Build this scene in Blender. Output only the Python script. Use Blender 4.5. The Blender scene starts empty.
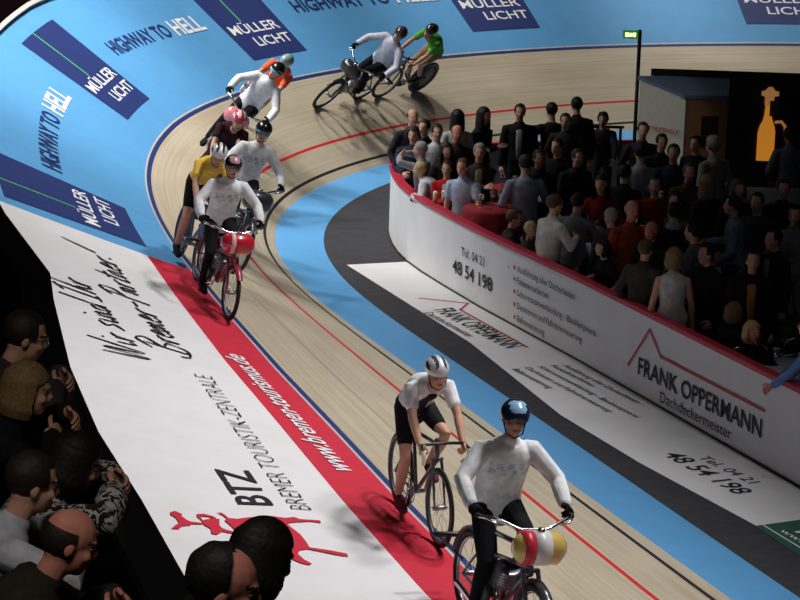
import bpy, bmesh, math, random
import numpy as np
from mathutils import Vector, Matrix, noise
random.seed(4)
COL = bpy.context.scene.collection
PI = math.pi
V = Vector
def R(a): return math.radians(a)

# ------------------------------------------------------------------ materials
def lin(c):
    return tuple(((v/255)/12.92 if v/255 <= .04045 else ((v/255+.055)/1.055)**2.4) for v in c)
_m = {}
def mat(name, col, rough=.6, metal=0., var=.12, scale=30., bump=0., spec=.5, coat=0.):
    if name in _m: return _m[name]
    m = bpy.data.materials.new(name); m.use_nodes = True
    nt = m.node_tree; b = nt.nodes['Principled BSDF']
    c = lin(col)
    tc = nt.nodes.new('ShaderNodeTexCoord'); nz = nt.nodes.new('ShaderNodeTexNoise')
    nz.inputs['Scale'].default_value = scale; nz.inputs['Detail'].default_value = 4
    nt.links.new(tc.outputs['Object'], nz.inputs['Vector'])
    rp = nt.nodes.new('ShaderNodeValToRGB')
    rp.color_ramp.elements[0].position = .3; rp.color_ramp.elements[1].position = .7
    rp.color_ramp.elements[0].color = tuple(v*(1-var) for v in c)+(1,)
    rp.color_ramp.elements[1].color = tuple(min(1, v*(1+var)) for v in c)+(1,)
    nt.links.new(nz.outputs['Fac'], rp.inputs['Fac']); nt.links.new(rp.outputs['Color'], b.inputs['Base Color'])
    b.inputs['Roughness'].default_value = rough; b.inputs['Metallic'].default_value = metal
    b.inputs['Specular IOR Level'].default_value = spec
    b.inputs['Coat Weight'].default_value = coat
    if bump:
        bp = nt.nodes.new('ShaderNodeBump'); bp.inputs['Strength'].default_value = bump; bp.inputs['Distance'].default_value = .01
        nt.links.new(nz.outputs['Fac'], bp.inputs['Height']); nt.links.new(bp.outputs['Normal'], b.inputs['Normal'])
    _m[name] = m; return m
def emit(name, col, strength):
    if name in _m: return _m[name]
    m = mat(name, col, .5); b = m.node_tree.nodes['Principled BSDF']
    b.inputs['Emission Color'].default_value = lin(col)+(1,); b.inputs['Emission Strength'].default_value = strength
    return m
def cloth(c): return mat('cloth_%d_%d_%d' % c, c, .9, var=.18, scale=14, bump=.25, spec=.15)
def skin(c): return mat('skin_%d_%d_%d' % c, c, .55, var=.08, scale=25, spec=.3)
def hairm(c): return mat('hair_%d_%d_%d' % c, c, .6, var=.28, scale=60, bump=.35, spec=.3)
def wood_mat():
    m = bpy.data.materials.new('track_wood'); m.use_nodes = True; nt = m.node_tree; b = nt.nodes['Principled BSDF']
    uv = nt.nodes.new('ShaderNodeUVMap'); uv.uv_map = 'UVMap'
    mp = nt.nodes.new('ShaderNodeMapping'); mp.inputs['Scale'].default_value = (.35, 24, 1)
    nt.links.new(uv.outputs['UV'], mp.inputs['Vector'])
    n1 = nt.nodes.new('ShaderNodeTexNoise'); n1.inputs['Scale'].default_value = 1.; n1.inputs['Detail'].default_value = 3
    nt.links.new(mp.outputs['Vector'], n1.inputs['Vector'])
    mp2 = nt.nodes.new('ShaderNodeMapping'); mp2.inputs['Scale'].default_value = (.5, 1.4, 1)
    nt.links.new(uv.outputs['UV'], mp2.inputs['Vector'])
    n2 = nt.nodes.new('ShaderNodeTexNoise'); n2.inputs['Scale'].default_value = 1.3; n2.inputs['Detail'].default_value = 5
    nt.links.new(mp2.outputs['Vector'], n2.inputs['Vector'])
    ad = nt.nodes.new('ShaderNodeMath'); ad.operation = 'MULTIPLY_ADD'; ad.inputs[1].default_value = .55; 
    nt.links.new(n1.outputs['Fac'], ad.inputs[0])
    m2 = nt.nodes.new('ShaderNodeMath'); m2.operation = 'MULTIPLY'; m2.inputs[1].default_value = .45
    nt.links.new(n2.outputs['Fac'], m2.inputs[0]); nt.links.new(m2.outputs[0], ad.inputs[2])
    rp = nt.nodes.new('ShaderNodeValToRGB'); e = rp.color_ramp.elements
    e[0].position = .33; e[0].color = lin((174, 160, 136))+(1,); e[1].position = .66; e[1].color = lin((202, 191, 170))+(1,)
    nt.links.new(ad.outputs[0], rp.inputs['Fac']); nt.links.new(rp.outputs['Color'], b.inputs['Base Color'])
    b.inputs['Roughness'].default_value = .5; b.inputs['Specular IOR Level'].default_value = .3
    return m

M = dict(
 wood=wood_mat(), blue=mat('paint_light_blue', (92, 160, 214), .5, var=.04, scale=3, spec=.3),
 navy=mat('paint_navy', (42, 56, 112), .5, var=.05, spec=.3), white=mat('paint_white', (232, 230, 232), .55, var=.03, scale=3, spec=.3),
 red=mat('paint_red', (206, 44, 66), .55, var=.05, scale=3, spec=.3), lred=mat('line_red', (206, 40, 44), .55, spec=.3),
 lblack=mat('line_black', (34, 34, 38), .6, spec=.3), ink=mat('ink_black', (28, 28, 34), .6, spec=.3), green=mat('line_green', (84, 176, 106), .5),
 dgreen=mat('paint_dark_green', (24, 84, 66), .6), letter=mat('lettering_white', (236, 236, 240), .55, var=.03, spec=.3),
 trim=mat('trim_pale', (190, 190, 186), .5), seam=mat('seam_grey', (132, 124, 116), .6),
 apron=mat('apron_black', (58, 58, 62), .8, var=.15, scale=8, bump=.2, spec=.2), hall=mat('hall_dark', (22, 21, 24), .9, spec=.1),
 board=mat('board_white', (224, 224, 226), .5, var=.04, scale=2, spec=.3), rim=mat('rail_red', (188, 38, 62), .5),
 black=mat('black_metal', (22, 22, 24), .45, var=.2), dark=mat('dark_board', (26, 25, 28), .7, var=.2, scale=5),
 maroon=mat('maroon_curtain', (96, 44, 62), .9), chrome=mat('chrome', (216, 216, 220), .18, 1., var=.03),
 rubber=mat('tyre_rubber', (26, 25, 26), .75), alu=mat('aluminium', (160, 162, 168), .35, 1.), plastic=mat('black_plastic', (20, 20, 22), .4),
 carbon=mat('grey_carbon', (60, 64, 72), .4), ply=mat('plywood', (140, 98, 66), .6, var=.15, scale=9), panelw=mat('panel_cream', (206, 202, 184), .6, var=.06),
 roofg=mat('roof_grey_blue', (92, 110, 132), .6), redcloth=mat('red_tablecloth', (150, 24, 36), .85), whitecloth=mat('white_tablecloth', (210, 212, 220), .8),
 glass=None, eye=mat('eye', (92, 80, 74), .2), lip=mat('lip', (150, 84, 80), .5), beer=mat('beer', (206, 150, 40), .2), foam=mat('beer_foam', (240, 234, 214), .8),
 bottle=emit('bottle_amber', (236, 150, 50), .42), cream=emit('bottle_cap_glow', (216, 150, 96), .3), exitg=emit('exit_green', (60, 150, 60), .35), exitw=emit('exit_pictogram', (225, 245, 150), 2.2),
)
def glass():
    m = bpy.data.materials.new('clear_glass'); m.use_nodes = True; b = m.node_tree.nodes['Principled BSDF']
    b.inputs['Base Color'].default_value = (.95, .97, 1, 1); b.inputs['Roughness'].default_value = .03
    b.inputs['Transmission Weight'].default_value = .9; b.inputs['IOR'].default_value = 1.45
    return m
M['glass'] = glass()


# ------------------------------------------------------------------ mesh building
class MB:
    def __init__(s): s.v = []; s.f = []; s.m = []
    def add(s, vs, fs, mi=0):
        o = len(s.v); s.v += [tuple(v) for v in vs]; s.f += [tuple(i+o for i in f) for f in fs]; s.m += [mi]*len(fs); return s
    def box(s, c, d, mi=0, rot=None):
        x, y, z = d[0]/2, d[1]/2, d[2]/2
        vs = [V((a*x, b*y, e*z)) for e in (-1, 1) for b in (-1, 1) for a in (-1, 1)]
        if rot is not None: vs = [rot @ v for v in vs]
        c = V(c)
        return s.add([v+c for v in vs], [(0, 2, 3, 1), (4, 5, 7, 6), (0, 1, 5, 4), (2, 6, 7, 3), (0, 4, 6, 2), (1, 3, 7, 5)], mi)
    def tube(s, pts, rad, lat=None, n=12, caps=True, mi=0):
        pts = [V(p) for p in pts]; k = len(pts)
        rad = [(r, r) if not isinstance(r, (tuple, list)) else r for r in (rad if isinstance(rad, (list, tuple)) and len(rad) == k else [rad]*k)]
        T = []
        for i in range(k):
            t = pts[min(i+1, k-1)]-pts[max(i-1, 0)]
            T.append(t.normalized() if t.length > 1e-9 else V((0, 0, 1)))
        L = V(lat) if lat is not None else (V((1, 0, 0)) if abs(T[0].x) < .8 else V((0, 1, 0)))
        rings = []
        P2, R2, T2 = list(pts), list(rad), list(T)
        if caps:
            a = min(min(rad[0]), (pts[1]-pts[0]).length*1.1); b = min(min(rad[-1]), (pts[-1]-pts[-2]).length*1.1)
            P2 = [pts[0]-T[0]*a*.55]+P2+[pts[-1]+T[-1]*b*.55]; R2 = [tuple(q*.62 for q in rad[0])]+R2+[tuple(q*.62 for q in rad[-1])]; T2 = [T[0]]+T2+[T[-1]]
        vs = []; fs = []
        for p, r, t in zip(P2, R2, T2):
            l = L-t*L.dot(t)
            l = l.normalized() if l.length > 1e-6 else t.orthogonal().normalized()
            if lat is None: L = l
            q = t.cross(l)
            for j in range(n):
                a = 2*PI*j/n; vs.append(p+l*(r[0]*math.cos(a))+q*(r[1]*math.sin(a)))
        for i in range(len(P2)-1):
            for j in range(n):
                fs.append((i*n+j, i*n+(j+1) % n, (i+1)*n+(j+1) % n, (i+1)*n+j))
        fs.append(tuple(range(n-1, -1, -1))); fs.append(tuple((len(P2)-1)*n+j for j in range(n)))
        return s.add(vs, fs, mi)
    def ell(s, c, r, ax=None, nu=14, nv=9, mi=0, keep=None, jit=0):
        c = V(c); ax = ax or (V((1, 0, 0)), V((0, 1, 0)), V((0, 0, 1)))
        vs = []; loc = []
        for i in range(nv+1):
            th = PI*i/nv
            for j in range(nu):
                ph = 2*PI*j/nu; l = V((math.sin(th)*math.cos(ph), math.sin(th)*math.sin(ph), math.cos(th)))
                k = 1+jit*noise.noise(l*4.+V((c.x*9, c.y*7, 3)))
                q = V((l.x*r[0]*k, l.y*r[1]*k, l.z*r[2]*k)); loc.append(q)
                vs.append(c+ax[0]*q.x+ax[1]*q.y+ax[2]*q.z)
        fs = []
        for i in range(nv):
            for j in range(nu):
                q = (i*nu+j, (i+1)*nu+j, (i+1)*nu+(j+1) % nu, i*nu+(j+1) % nu)
                if keep:
                    m_ = sum((loc[a] for a in q), V((0, 0, 0)))/4
                    if not keep(m_): continue
                fs.append(q)
        return s.add(vs, fs, mi)
    def torus(s, c, R0, r, axis='x', n=36, k=8, mi=0):
        c = V(c); vs = []; fs = []
        for i in range(n):
            a = 2*PI*i/n; d = V((0, math.cos(a), math.sin(a)))
            for j in range(k):
                b = 2*PI*j/k; vs.append(c+d*(R0+r*math.cos(b))+V((r*math.sin(b), 0, 0)))
        for i in range(n):
            for j in range(k):
                fs.append((i*k+j, i*k+(j+1) % k, ((i+1) % n)*k+(j+1) % k, ((i+1) % n)*k+j))
        return s.add(vs, fs, mi)
    def mesh(s, name, mats, smooth=True):
        me = bpy.data.meshes.new(name); me.from_pydata([tuple(v) for v in s.v], [], s.f)
        for m in (mats if isinstance(mats, (list, tuple)) else [mats]): me.materials.append(m)
        me.polygons.foreach_set('material_index', s.m)
        if smooth: me.polygons.foreach_set('use_smooth', [True]*len(s.f))
        bm = bmesh.new(); bm.from_mesh(me); bmesh.ops.remove_doubles(bm, verts=bm.verts, dist=1e-6)
        bmesh.ops.recalc_face_normals(bm, faces=bm.faces); bm.to_mesh(me); bm.free()
        me.update(); return me
    def obj(s, name, mats, parent=None, smooth=True):
        return link(name, s.mesh(name, mats, smooth), parent)
def link(name, me, parent=None):
    o = bpy.data.objects.new(name, me); COL.objects.link(o)
    if parent is not None: o.parent = parent
    return o
def tag(o, label=None, cat=None, group=None, kind=None):
    if label: o['label'] = label
    if cat: o['category'] = cat
    if group: o['group'] = group
    if kind: o['kind'] = kind
    return o
def empty(name, label, cat, loc=(0, 0, 0), rz=0, group=None):
    o = bpy.data.objects.new(name, None); COL.objects.link(o); o.location = loc; o.rotation_euler = (0, 0, rz)
    o.empty_display_size = .1
    return tag(o, label, cat, group)
def flat(me):
    me.polygons.foreach_set('use_smooth', [False]*len(me.polygons)); return me
def remesh(mb, voxel, it=3):
    me = bpy.data.meshes.new('tmp'); me.from_pydata(mb.v, [], mb.f)
    o = bpy.data.objects.new('tmp', me); COL.objects.link(o)
    r = o.modifiers.new('r', 'REMESH'); r.mode = 'VOXEL'; r.voxel_size = voxel
    if it:
        q = o.modifiers.new('s', 'SMOOTH'); q.factor = .5; q.iterations = it
    dg = bpy.context.evaluated_depsgraph_get()
    out = bpy.data.meshes.new_from_object(o.evaluated_get(dg))
    bpy.data.objects.remove(o); bpy.data.meshes.remove(me)
    out.polygons.foreach_set('use_smooth', [True]*len(out.polygons))
    return out

# ------------------------------------------------------------------ track geometry
G = 1.07
KA = [0, 0, 0, .0001, .0004, .0007, .001, .0003, -.0045, .0003, .026, .0602, .0821, .0881, .089, .086, .0837, .0821, .0818, .0819, .0819, .0819, .0819, .0819, .0819, .0819, .0819]
BA = [.1176, .0968, .0762, .0581, .0488, .0602, .1061, .165, .2172, .2922, .3786, .4711, .5625, .6415, .6529, .6586, .6697, .6698, .6678, .6603, .6546, .6689, .6876, .7034, .714, .7198, .7222]
KK = [(-24+2*i)*G for i in range(len(KA))]
DS = .05
SS = np.arange(-31, 62.001, DS)
_k = np.interp(SS, KK, KA)
_th = np.concatenate([[0], np.cumsum((_k[1:]+_k[:-1])/2*DS)])
_k[_th > PI-.35] = 0                                  # the bend ends after half a turn
_th = np.concatenate([[0], np.cumsum((_k[1:]+_k[:-1])/2*DS)])
_i0 = int(np.argmin(abs(SS))); PHI = 1.6484
_th = PHI-(_th-_th[_i0]); _tm = (_th[1:]+_th[:-1])/2
_x = np.concatenate([[0], np.cumsum(np.cos(_tm)*DS)]); _y = np.concatenate([[0], np.cumsum(np.sin(_tm)*DS)])
_x += -1.7506-_x[_i0]; _y += 36.2862-_y[_i0]
_b = np.interp(SS, KK, BA)
_b = np.where(SS > 40, np.clip(.72-(SS-40)*.06, .12, 1), _b)
TILT = .0944
def pt(s, u, h=0.):
    x = np.interp(s, SS, _x); y = np.interp(s, SS, _y); th = np.interp(s, SS, _th); b = np.interp(s, SS, _b)
    nx, ny = -math.sin(th), math.cos(th)
    if u < 0: p = V((x+nx*u, y+ny*u, u*TILT)); n = V((0, 0, 1))
    else:
        cb, sb = math.cos(b), math.sin(b)
        p = V((x+nx*u*cb, y+ny*u*cb, u*sb)); n = V((-nx*sb, -ny*sb, cb))
    return p+n*h
def frame(s, u, lean, yaw=0):
    p = pt(s, u); f = (pt(s-.2, u)-p).normalized(); o = (pt(s, u+.05)-pt(s, u-.05)).normalized()
    n = f.cross(o)
    if n.z < 0: n = -n
    up = (n*math.cos(lean)-o*math.sin(lean)).normalized(); side = f.cross(up)
    if yaw:
        f = (f*math.cos(yaw)+side*math.sin(yaw)).normalized(); side = f.cross(up)
    m = Matrix((side, f, up)).transposed().to_4x4(); m.translation = p
    return m

FLOOR = -.065
# ------------------------------------------------------------------ setting
o = MB().box((2, 30, FLOOR-.05), (90, 110, .1)).obj('floor', M['hall'], smooth=False); tag(o, 'dark hall floor', kind='structure')
# black apron inside the track: a slab between the cote d'azur and the middle of the infield
def build_track():
    us = [-.684, 0, .145, .195, .655, .705, 1.36, 1.375, 2.0, 2.07, 2.1, 2.66, 3.2, 3.9, 4.73]
    cut = -4.9
    ss = sorted(set([round(v, 3) for v in np.arange(-30, 60.01, .3) if abs(v-cut) > .12]+[cut]))
    vs, fs, mi, uvs = [], [], [], []
    nu = len(us)
    def P(s, u):
        if abs(s-cut) < 1e-6: s = s+.1*max(0, u-2.6)
        return pt(s, u)
    for s in ss:
        for u in us: vs.append(P(s, u)); uvs.append((s, u))
        e = pt(s, 4.73)
        vs.append(pt(s, 4.73, .05)); uvs.append((s, 4.8))
        vs.append(pt(s, 4.80, .05)); uvs.append((s, 4.9))
        q = pt(s, 4.80); vs.append(V((q.x, q.y, FLOOR))); uvs.append((s, 6))
        q = pt(s, -.684); vs.append(V((q.x, q.y, FLOOR-.01))); uvs.append((s, -1))
    W = nu+4
    mats = [M['wood'], M['blue'], M['lblack'], M['lred'], M['navy'], M['trim'], M['red'], M['white'], M['dark'], M['seam']]
    for i in range(len(ss)-1):
        a, b = i*W, (i+1)*W
        near = ss[i] < cut-.01
        for j in range(nu-1):
            u = (us[j]+us[j+1])/2
            m = 1 if u < 0 else 2 if .145 < u < .195 else 3 if .655 < u < .705 else 4 if 2.0 < u < 2.07 else 5 if 2.07 < u < 2.1 else 0
            if 1.36 < u < 1.375: m = 9 if -12.5 < ss[i] < cut else 0
            if u > 2.1: m = (6 if u < 2.66 else 7) if near else 1
            fs.append((a+j, b+j, b+j+1, a+j+1)); mi.append(m)
        for j, m in ((nu-1, 5), (nu, 5), (nu+1, 8)):
            fs.append((a+j, b+j, b+j+1, a+j+1)); mi.append(m)
        fs.append((a+nu+3, b+nu+3, b, a)); mi.append(1)
    me = bpy.data.meshes.new('velodrome_track'); me.from_pydata([tuple(v) for v in vs], [], fs)
    for m in mats: me.materials.append(m)
    me.polygons.foreach_set('material_index', mi)
    uv = me.uv_layers.new(name='UVMap')
    for l in me.loops: uv.data[l.index].uv = uvs[l.vertex_index]
    o = link('velodrome_track', me)
    return tag(o, 'banked wooden cycling track with painted blue, white and red border', kind='structure')
TRACK = build_track()
def su_mesh(name, polys, m, label=None, h=.006, parent=None):
    mb = MB()
    for pl in polys:
        mb.add([pt(s, u, h) for s, u in pl], [tuple(range(len(pl)))])
    o = mb.obj(name, m, parent or TRACK, smooth=False)
    if label: o['label'] = label
    return o
def su_grid(s0, s1, u0, u1, n=6, k=3):
    P = []
    for i in range(n):
        for j in range(k):
            a, b = s0+(s1-s0)*i/n, s0+(s1-s0)*(i+1)/n; c, d = u0+(u1-u0)*j/k, u0+(u1-u0)*(j+1)/k
            P.append([(a, c), (b, c), (b, d), (a, d)])
    return P
_fc = {}
def text_geo(body, bold=0., shear=0.):
    key = (body, bold, shear)
    if key in _fc: return _fc[key]
    cu = bpy.data.curves.new('t', 'FONT'); cu.body = body; cu.size = 1; cu.offset = bold; cu.shear = shear; cu.resolution_u = 3
    ob = bpy.data.objects.new('t', cu); COL.objects.link(ob)
    dg = bpy.context.evaluated_depsgraph_get(); me = bpy.data.meshes.new_from_object(ob.evaluated_get(dg))
    v = np.array([q.co[:2] for q in me.vertices]); f = [tuple(p.vertices) for p in me.polygons]
    bpy.data.objects.remove(ob); bpy.data.meshes.remove(me)
    x0, x1 = v[:, 0].min(), v[:, 0].max()
    v[:, 0] = (v[:, 0]-x0)/(x1-x0); v[:, 1] = v[:, 1]/.73     # 0 = baseline, 1 = cap height
    _fc[key] = (v, f); return v, f
def lettering(body, fn, bl, br, tl, m, parent, bold=0., shear=0., label=None):
    v, f = text_geo(body, bold, shear); mb = MB(); bl, br, tl = map(np.array, (bl, br, tl))
    q = bl+v[:, :1]*(br-bl)+v[:, 1:]*(tl-bl)
    mb.add([fn(a, b) for a, b in q], f)
    o = mb.obj('lettering', m, parent, smooth=False); o['label'] = label or ('lettering reading ' + body)
    return o
tf = lambda s, u: pt(s, u, .010)
# banners on the blue border
for i, (s0, s1) in enumerate(((-4.5, -3.0), (1.03, 2.3), (6.08, 7.45), (11.12, 12.45), (16.22, 17.6))):
    w = s1-s0
    b = su_mesh('painted_banner', su_grid(s0, s1, 2.58, 4.40), M['navy'], 'navy painted banner')
    su_mesh('stripe', su_grid(s0+w*.38, s0+w*.38+.035, 3.40, 4.40, 1, 4), M['green'], 'thin green stripe', .009, b)
    lettering('MÜLLER', tf, (s0+w*.08, 3.15), (s0+w*.92, 3.15), (s0+w*.08, 3.36), M['letter'], b, .012)
    lettering('LICHT', tf, (s0+w*.32, 2.84), (s0+w*.94, 2.84), (s0+w*.32, 3.05), M['letter'], b, .012)
for s0, s1 in ((-2.72, .42), (2.9, 5.75), (7.95, 10.9)):
    w = s1-s0
    lettering('HIGHWAY TO', tf, (s0, 3.42), (s0+w*.68, 3.42), (s0, 3.71), M['navy'], TRACK, .02)
    lettering('HELL', tf, (s0+w*.72, 3.40), (s1, 3.40), (s0+w*.72, 3.74), M['letter'], TRACK, .025)
lettering('www.bremen-tourismus.de', tf, (-11.95, 2.31), (-8.33, 2.40), (-11.93, 2.55), M['letter'], TRACK, .012, .25)
lettering('BTZ', tf, (-12.95, 3.38), (-12.1, 3.38), (-12.95, 3.72), M['ink'], TRACK, .012)
lettering('BREMER TOURISTIK-ZENTRALE', tf, (-13.04, 3.04), (-9.32, 3.0), (-13.02, 3.25), M['ink'], TRACK, -.022)
# handwriting: strokes in a unit em, drawn as brush ribbons
SC = dict(W=([[(0, 1.25), (.18, 0), (.42, 1.1), (.6, 0), (1.0, 1.35)]], 1.05), i=([[(.05, .55), (.12, .05), (.3, .15)], [(.16, .85), (.2, .9)]], .34), r=([[(.02, .5), (.08, 0), (.14, .42), (.36, .52)]], .4),
 s=([[(.36, .6), (.1, .45), (.3, .2), (.0, .02)]], .42), n=([[(.0, .5), (.05, 0), (.2, .5), (.3, .05), (.42, .12)]], .44), d=([[(.32, .45), (.05, .35), (.1, 0), (.34, .3), (.5, 1.25)], [(.36, .4), (.4, 0)]], .5),
 I=([[(.0, 1.0), (.4, 1.2)], [(.26, 1.15), (.08, .0)], [(-.1, .0), (.3, .05)]], .42), h=([[(.25, 1.2), (.03, 0), (.2, .5), (.33, .05), (.45, .12)]], .46),
 B=([[(.25, 1.15), (.05, -.1)], [(-.1, 1.0), (.35, 1.3), (.6, 1.0), (.2, .62), (.55, .4), (.35, -.05), (-.2, .02), (-.3, .3)]], .68), e=([[(.05, .25), (.3, .4), (.18, .58), (.02, .25), (.15, .0), (.38, .12)]], .4),
 m=([[(.0, .5), (.05, 0), (.18, .5), (.24, .05), (.4, .5), (.48, .05), (.6, .12)]], .62), P=([[(.22, 1.15), (.02, -.1)], [(-.05, 1.0), (.4, 1.25), (.5, .85), (.12, .55)]], .55),
 a=([[(.34, .5), (.08, .42), (.08, .05), (.34, .45), (.36, .05), (.48, .1)]], .5), t=([[(.2, 1.0), (.08, .05), (.25, .08)], [(-.02, .62), (.36, .7)]], .34))
SC['-'] = ([[(.05, .4), (.4, .45)]], .5); SC[' '] = ([], .35); SC['.'] = ([[(.05, .0), (.1, .06)]], .25); SC['!'] = ([[(.35, 1.5), (.12, .5)], [(.05, .05), (.1, .12)]], .4)
def script(body, bl, br, tl, wd=.016):
    x = 0; strokes = []
    for ch in body:
        st, adv = SC[ch]
        for q in st: strokes.append([(x+a, b) for a, b in q])
        x += adv+.03
    bl, br, tl = map(np.array, (bl, br, tl)); mb = MB()
    for q in strokes:
        P = [V(bl+(a/x)*(br-bl)+b*(tl-bl)) for a, b in q]
        D = []                                        # Catmull-Rom smoothing
        for i in range(len(P)-1):
            p0, p1, p2, p3 = P[max(i-1, 0)], P[i], P[i+1], P[min(i+2, len(P)-1)]
            for k in range(6):
                t = k/6; D.append(.5*((2*p1)+(p2-p0)*t+(2*p0-5*p1+4*p2-p3)*t*t+(3*p1-p0-3*p2+p3)*t**3))
        D.append(P[-1]); vs = []
        for i, d in enumerate(D):
            t = (D[min(i+1, len(D)-1)]-D[max(i-1, 0)]); t = t.normalized() if t.length > 0 else V((1, 0))
            n = V((-t.y, t.x)); w = wd*(.65+.5*abs(math.sin(i*.35)))
            for sg in (1, -1): vs.append(tf(*(d+n*w*sg)))
        mb.add(vs, [(2*i, 2*i+1, 2*i+3, 2*i+2) for i in range(len(D)-1)])
    o = mb.obj('lettering', M['ink'], TRACK, smooth=False); o['label'] = 'handwritten black brush lettering'
script('Wir sind Ihr', (-9.1, 3.58), (-6.75, 3.80), (-8.98, 3.98))
script('Bremer-Partner!', (-8.65, 3.08), (-5.45, 3.26), (-8.53, 3.46))
LOGO = [[(-13.24, 3.61), (-13.21, 3.51), (-13.26, 3.36), (-13.23, 3.27), (-13.28, 3.23), (-13.3, 3.05), (-13.36, 3.06), (-13.33, 3.15), (-13.36, 3.32), (-13.4, 3.39), (-13.65, 3.34), (-13.85, 3.34), (-13.95, 3.35), (-14.02, 3.18), (-14.09, 3.06), (-14.16, 3.06), (-14.15, 3.11), (-13.99, 3.38), (-14.02, 3.46), (-14.11, 3.5), (-14.23, 3.48), (-14.32, 3.44), (-14.35, 3.47), (-14.3, 3.54), (-14.16, 3.62), (-13.88, 3.57), (-13.59, 3.53), (-13.45, 3.55), (-13.36, 3.64)],
 [(-13.29, 3.9), (-13.31, 3.82), (-13.26, 3.68), (-13.25, 3.61), (-13.37, 3.64), (-13.36, 3.73), (-13.4, 3.79), (-13.57, 3.77), (-13.6, 3.82), (-13.63, 3.9), (-13.46, 3.92), (-13.35, 3.94)],
 [(-13.36, 4.15), (-13.32, 4.06), (-13.32, 3.98), (-13.47, 4.02), (-13.54, 4.01), (-13.61, 3.93), (-13.65, 3.95), (-13.61, 4.03), (-13.68, 4.1), (-13.66, 4.14), (-13.55, 4.12), (-13.45, 4.16)],
 [(-13.22, 4.16), (-13.21, 4.09), (-13.26, 4.02), (-13.31, 4.0), (-13.33, 4.02), (-13.28, 4.06), (-13.26, 4.13), (-13.29, 4.14), (-13.35, 4.14), (-13.37, 4.15), (-13.29, 4.17)],
 [(-13.17, 3.97), (-13.17, 3.92), (-13.23, 3.9), (-13.3, 3.89), (-13.32, 3.91), (-13.25, 3.92), (-13.2, 3.94)],
 [(-13.19, 4.39), (-13.16, 4.34), (-13.23, 4.29), (-13.27, 4.31), (-13.37, 4.28), (-13.41, 4.24), (-13.48, 4.28), (-13.5, 4.36), (-13.57, 4.41), (-13.56, 4.47), (-13.5, 4.43), (-13.43, 4.37), (-13.32, 4.37), (-13.25, 4.4)],
 [(-13.4, 4.25), (-13.42, 4.16), (-13.45, 4.17), (-13.45, 4.26)]]
su_mesh('emblem', LOGO, M['red'], 'red emblem of leaping animal silhouettes', .01)

# apron (black matting) around the infield
def ring_poly():
    return [(pt(s, -.684).x, pt(s, -.684).y) for s in np.arange(-30, 60, .5)]
rp = ring_poly()
mb = MB(); mb.add([(x, y, FLOOR+.003) for x, y in rp], [tuple(range(len(rp)))])
o = mb.obj('apron_floor', M['apron'], smooth=False); tag(o, 'black matting between track and infield boards', kind='structure')

# infield boards
BAR = [(a*G, b*G) for a, b in ((6.2, 17.3), (4.6, 21.4), (3.73, 23.68), (1.93, 28.3), (.94, 30.69), (.07, 33.18), (-.18, 35.1), (-.02, 36.05), (.55, 36.8), (1.6, 37.25), (3.3, 37.75), (7, 38.2), (10, 37.8))]
HB = .93
def offs(P, d):
    out = []
    for i, p in enumerate(P):
        a = V(P[max(i-1, 0)]); b = V(P[min(i+1, len(P)-1)]); t = (b-a).normalized(); n = V((t.y, -t.x)); out.append(tuple(V(p)+n*d))
    return out
def wall_strip(P, d0, d1, z0, z1):
    A, B = offs(P, d0), offs(P, d1); mb = MB(); vs = []
    for a, b in zip(A, B): vs += [(a[0], a[1], z0), (a[0], a[1], z1), (b[0], b[1], z1), (b[0], b[1], z0)]
    k = len(P); fs = []
    for i in range(k-1):
        for j in range(4): fs.append((i*4+j, i*4+(j+1) % 4, (i+1)*4+(j+1) % 4, (i+1)*4+j))
    fs += [(0, 1, 2, 3), tuple((k-1)*4+j for j in (3, 2, 1, 0))]
    return mb.add(vs, fs)
# dense copy of the corner
def dens(P, n=4):
    D = []
    for i in range(len(P)-1):
        p0, p1, p2, p3 = (V(P[max(i-1, 0)]), V(P[i]), V(P[i+1]), V(P[min(i+2, len(P)-1)]))
        for k in range(n):
            t = k/n; D.append(tuple(.5*((2*p1)+(p2-p0)*t+(2*p0-5*p1+4*p2-p3)*t*t+(3*p1-p0-3*p2+p3)*t**3)))
    D.append(P[-1]); return D
BD = [BAR[0], BAR[1], BAR[2], BAR[3], BAR[4]]+dens(BAR[4:12])[1:]+[BAR[12]]
barrier = empty('infield_barrier', 'white advertising boards with red top rail fencing the dark infield', 'barrier', (0, 0, 0))
wall_strip(BD, 0, .05, FLOOR, HB-.06).obj('board', M['board'], barrier, smooth=False)
wall_strip(BD, -.025, .09, HB-.06, HB-.01).obj('top_rail', M['rim'], barrier, smooth=False)
wall_strip(BD, -.012, 0, FLOOR, FLOOR+.03).obj('kick_strip', M['black'], barrier, smooth=False)
BT = BD[1:16]
_L = [0]
for a, b in zip(BT[:-1], BT[1:]): _L.append(_L[-1]+math.hypot(b[0]-a[0], b[1]-a[1]))
def bf(t, h):
    i = max(j for j in range(len(BT)-1) if _L[j] <= max(t, 0)+1e-9); w = (t-_L[i])/(_L[i+1]-_L[i])
    a, b = V(BT[i]), V(BT[i+1]); p = a+(b-a)*w; q = (b-a).normalized(); n = V((-q.y, q.x))
    p = p+n*.012
    return V((p.x, p.y, h+FLOOR))
def bl(body, a, b, c, m='ink', bold=0.): lettering(body, bf, a, b, c, M[m], barrier, bold)
bl('Tel. 04 21', (11.36, .54), (10.58, .56), (11.37, .66))
bl('48 54 198', (11.64, .27), (10.31, .29), (11.65, .45), bold=.012)
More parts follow.
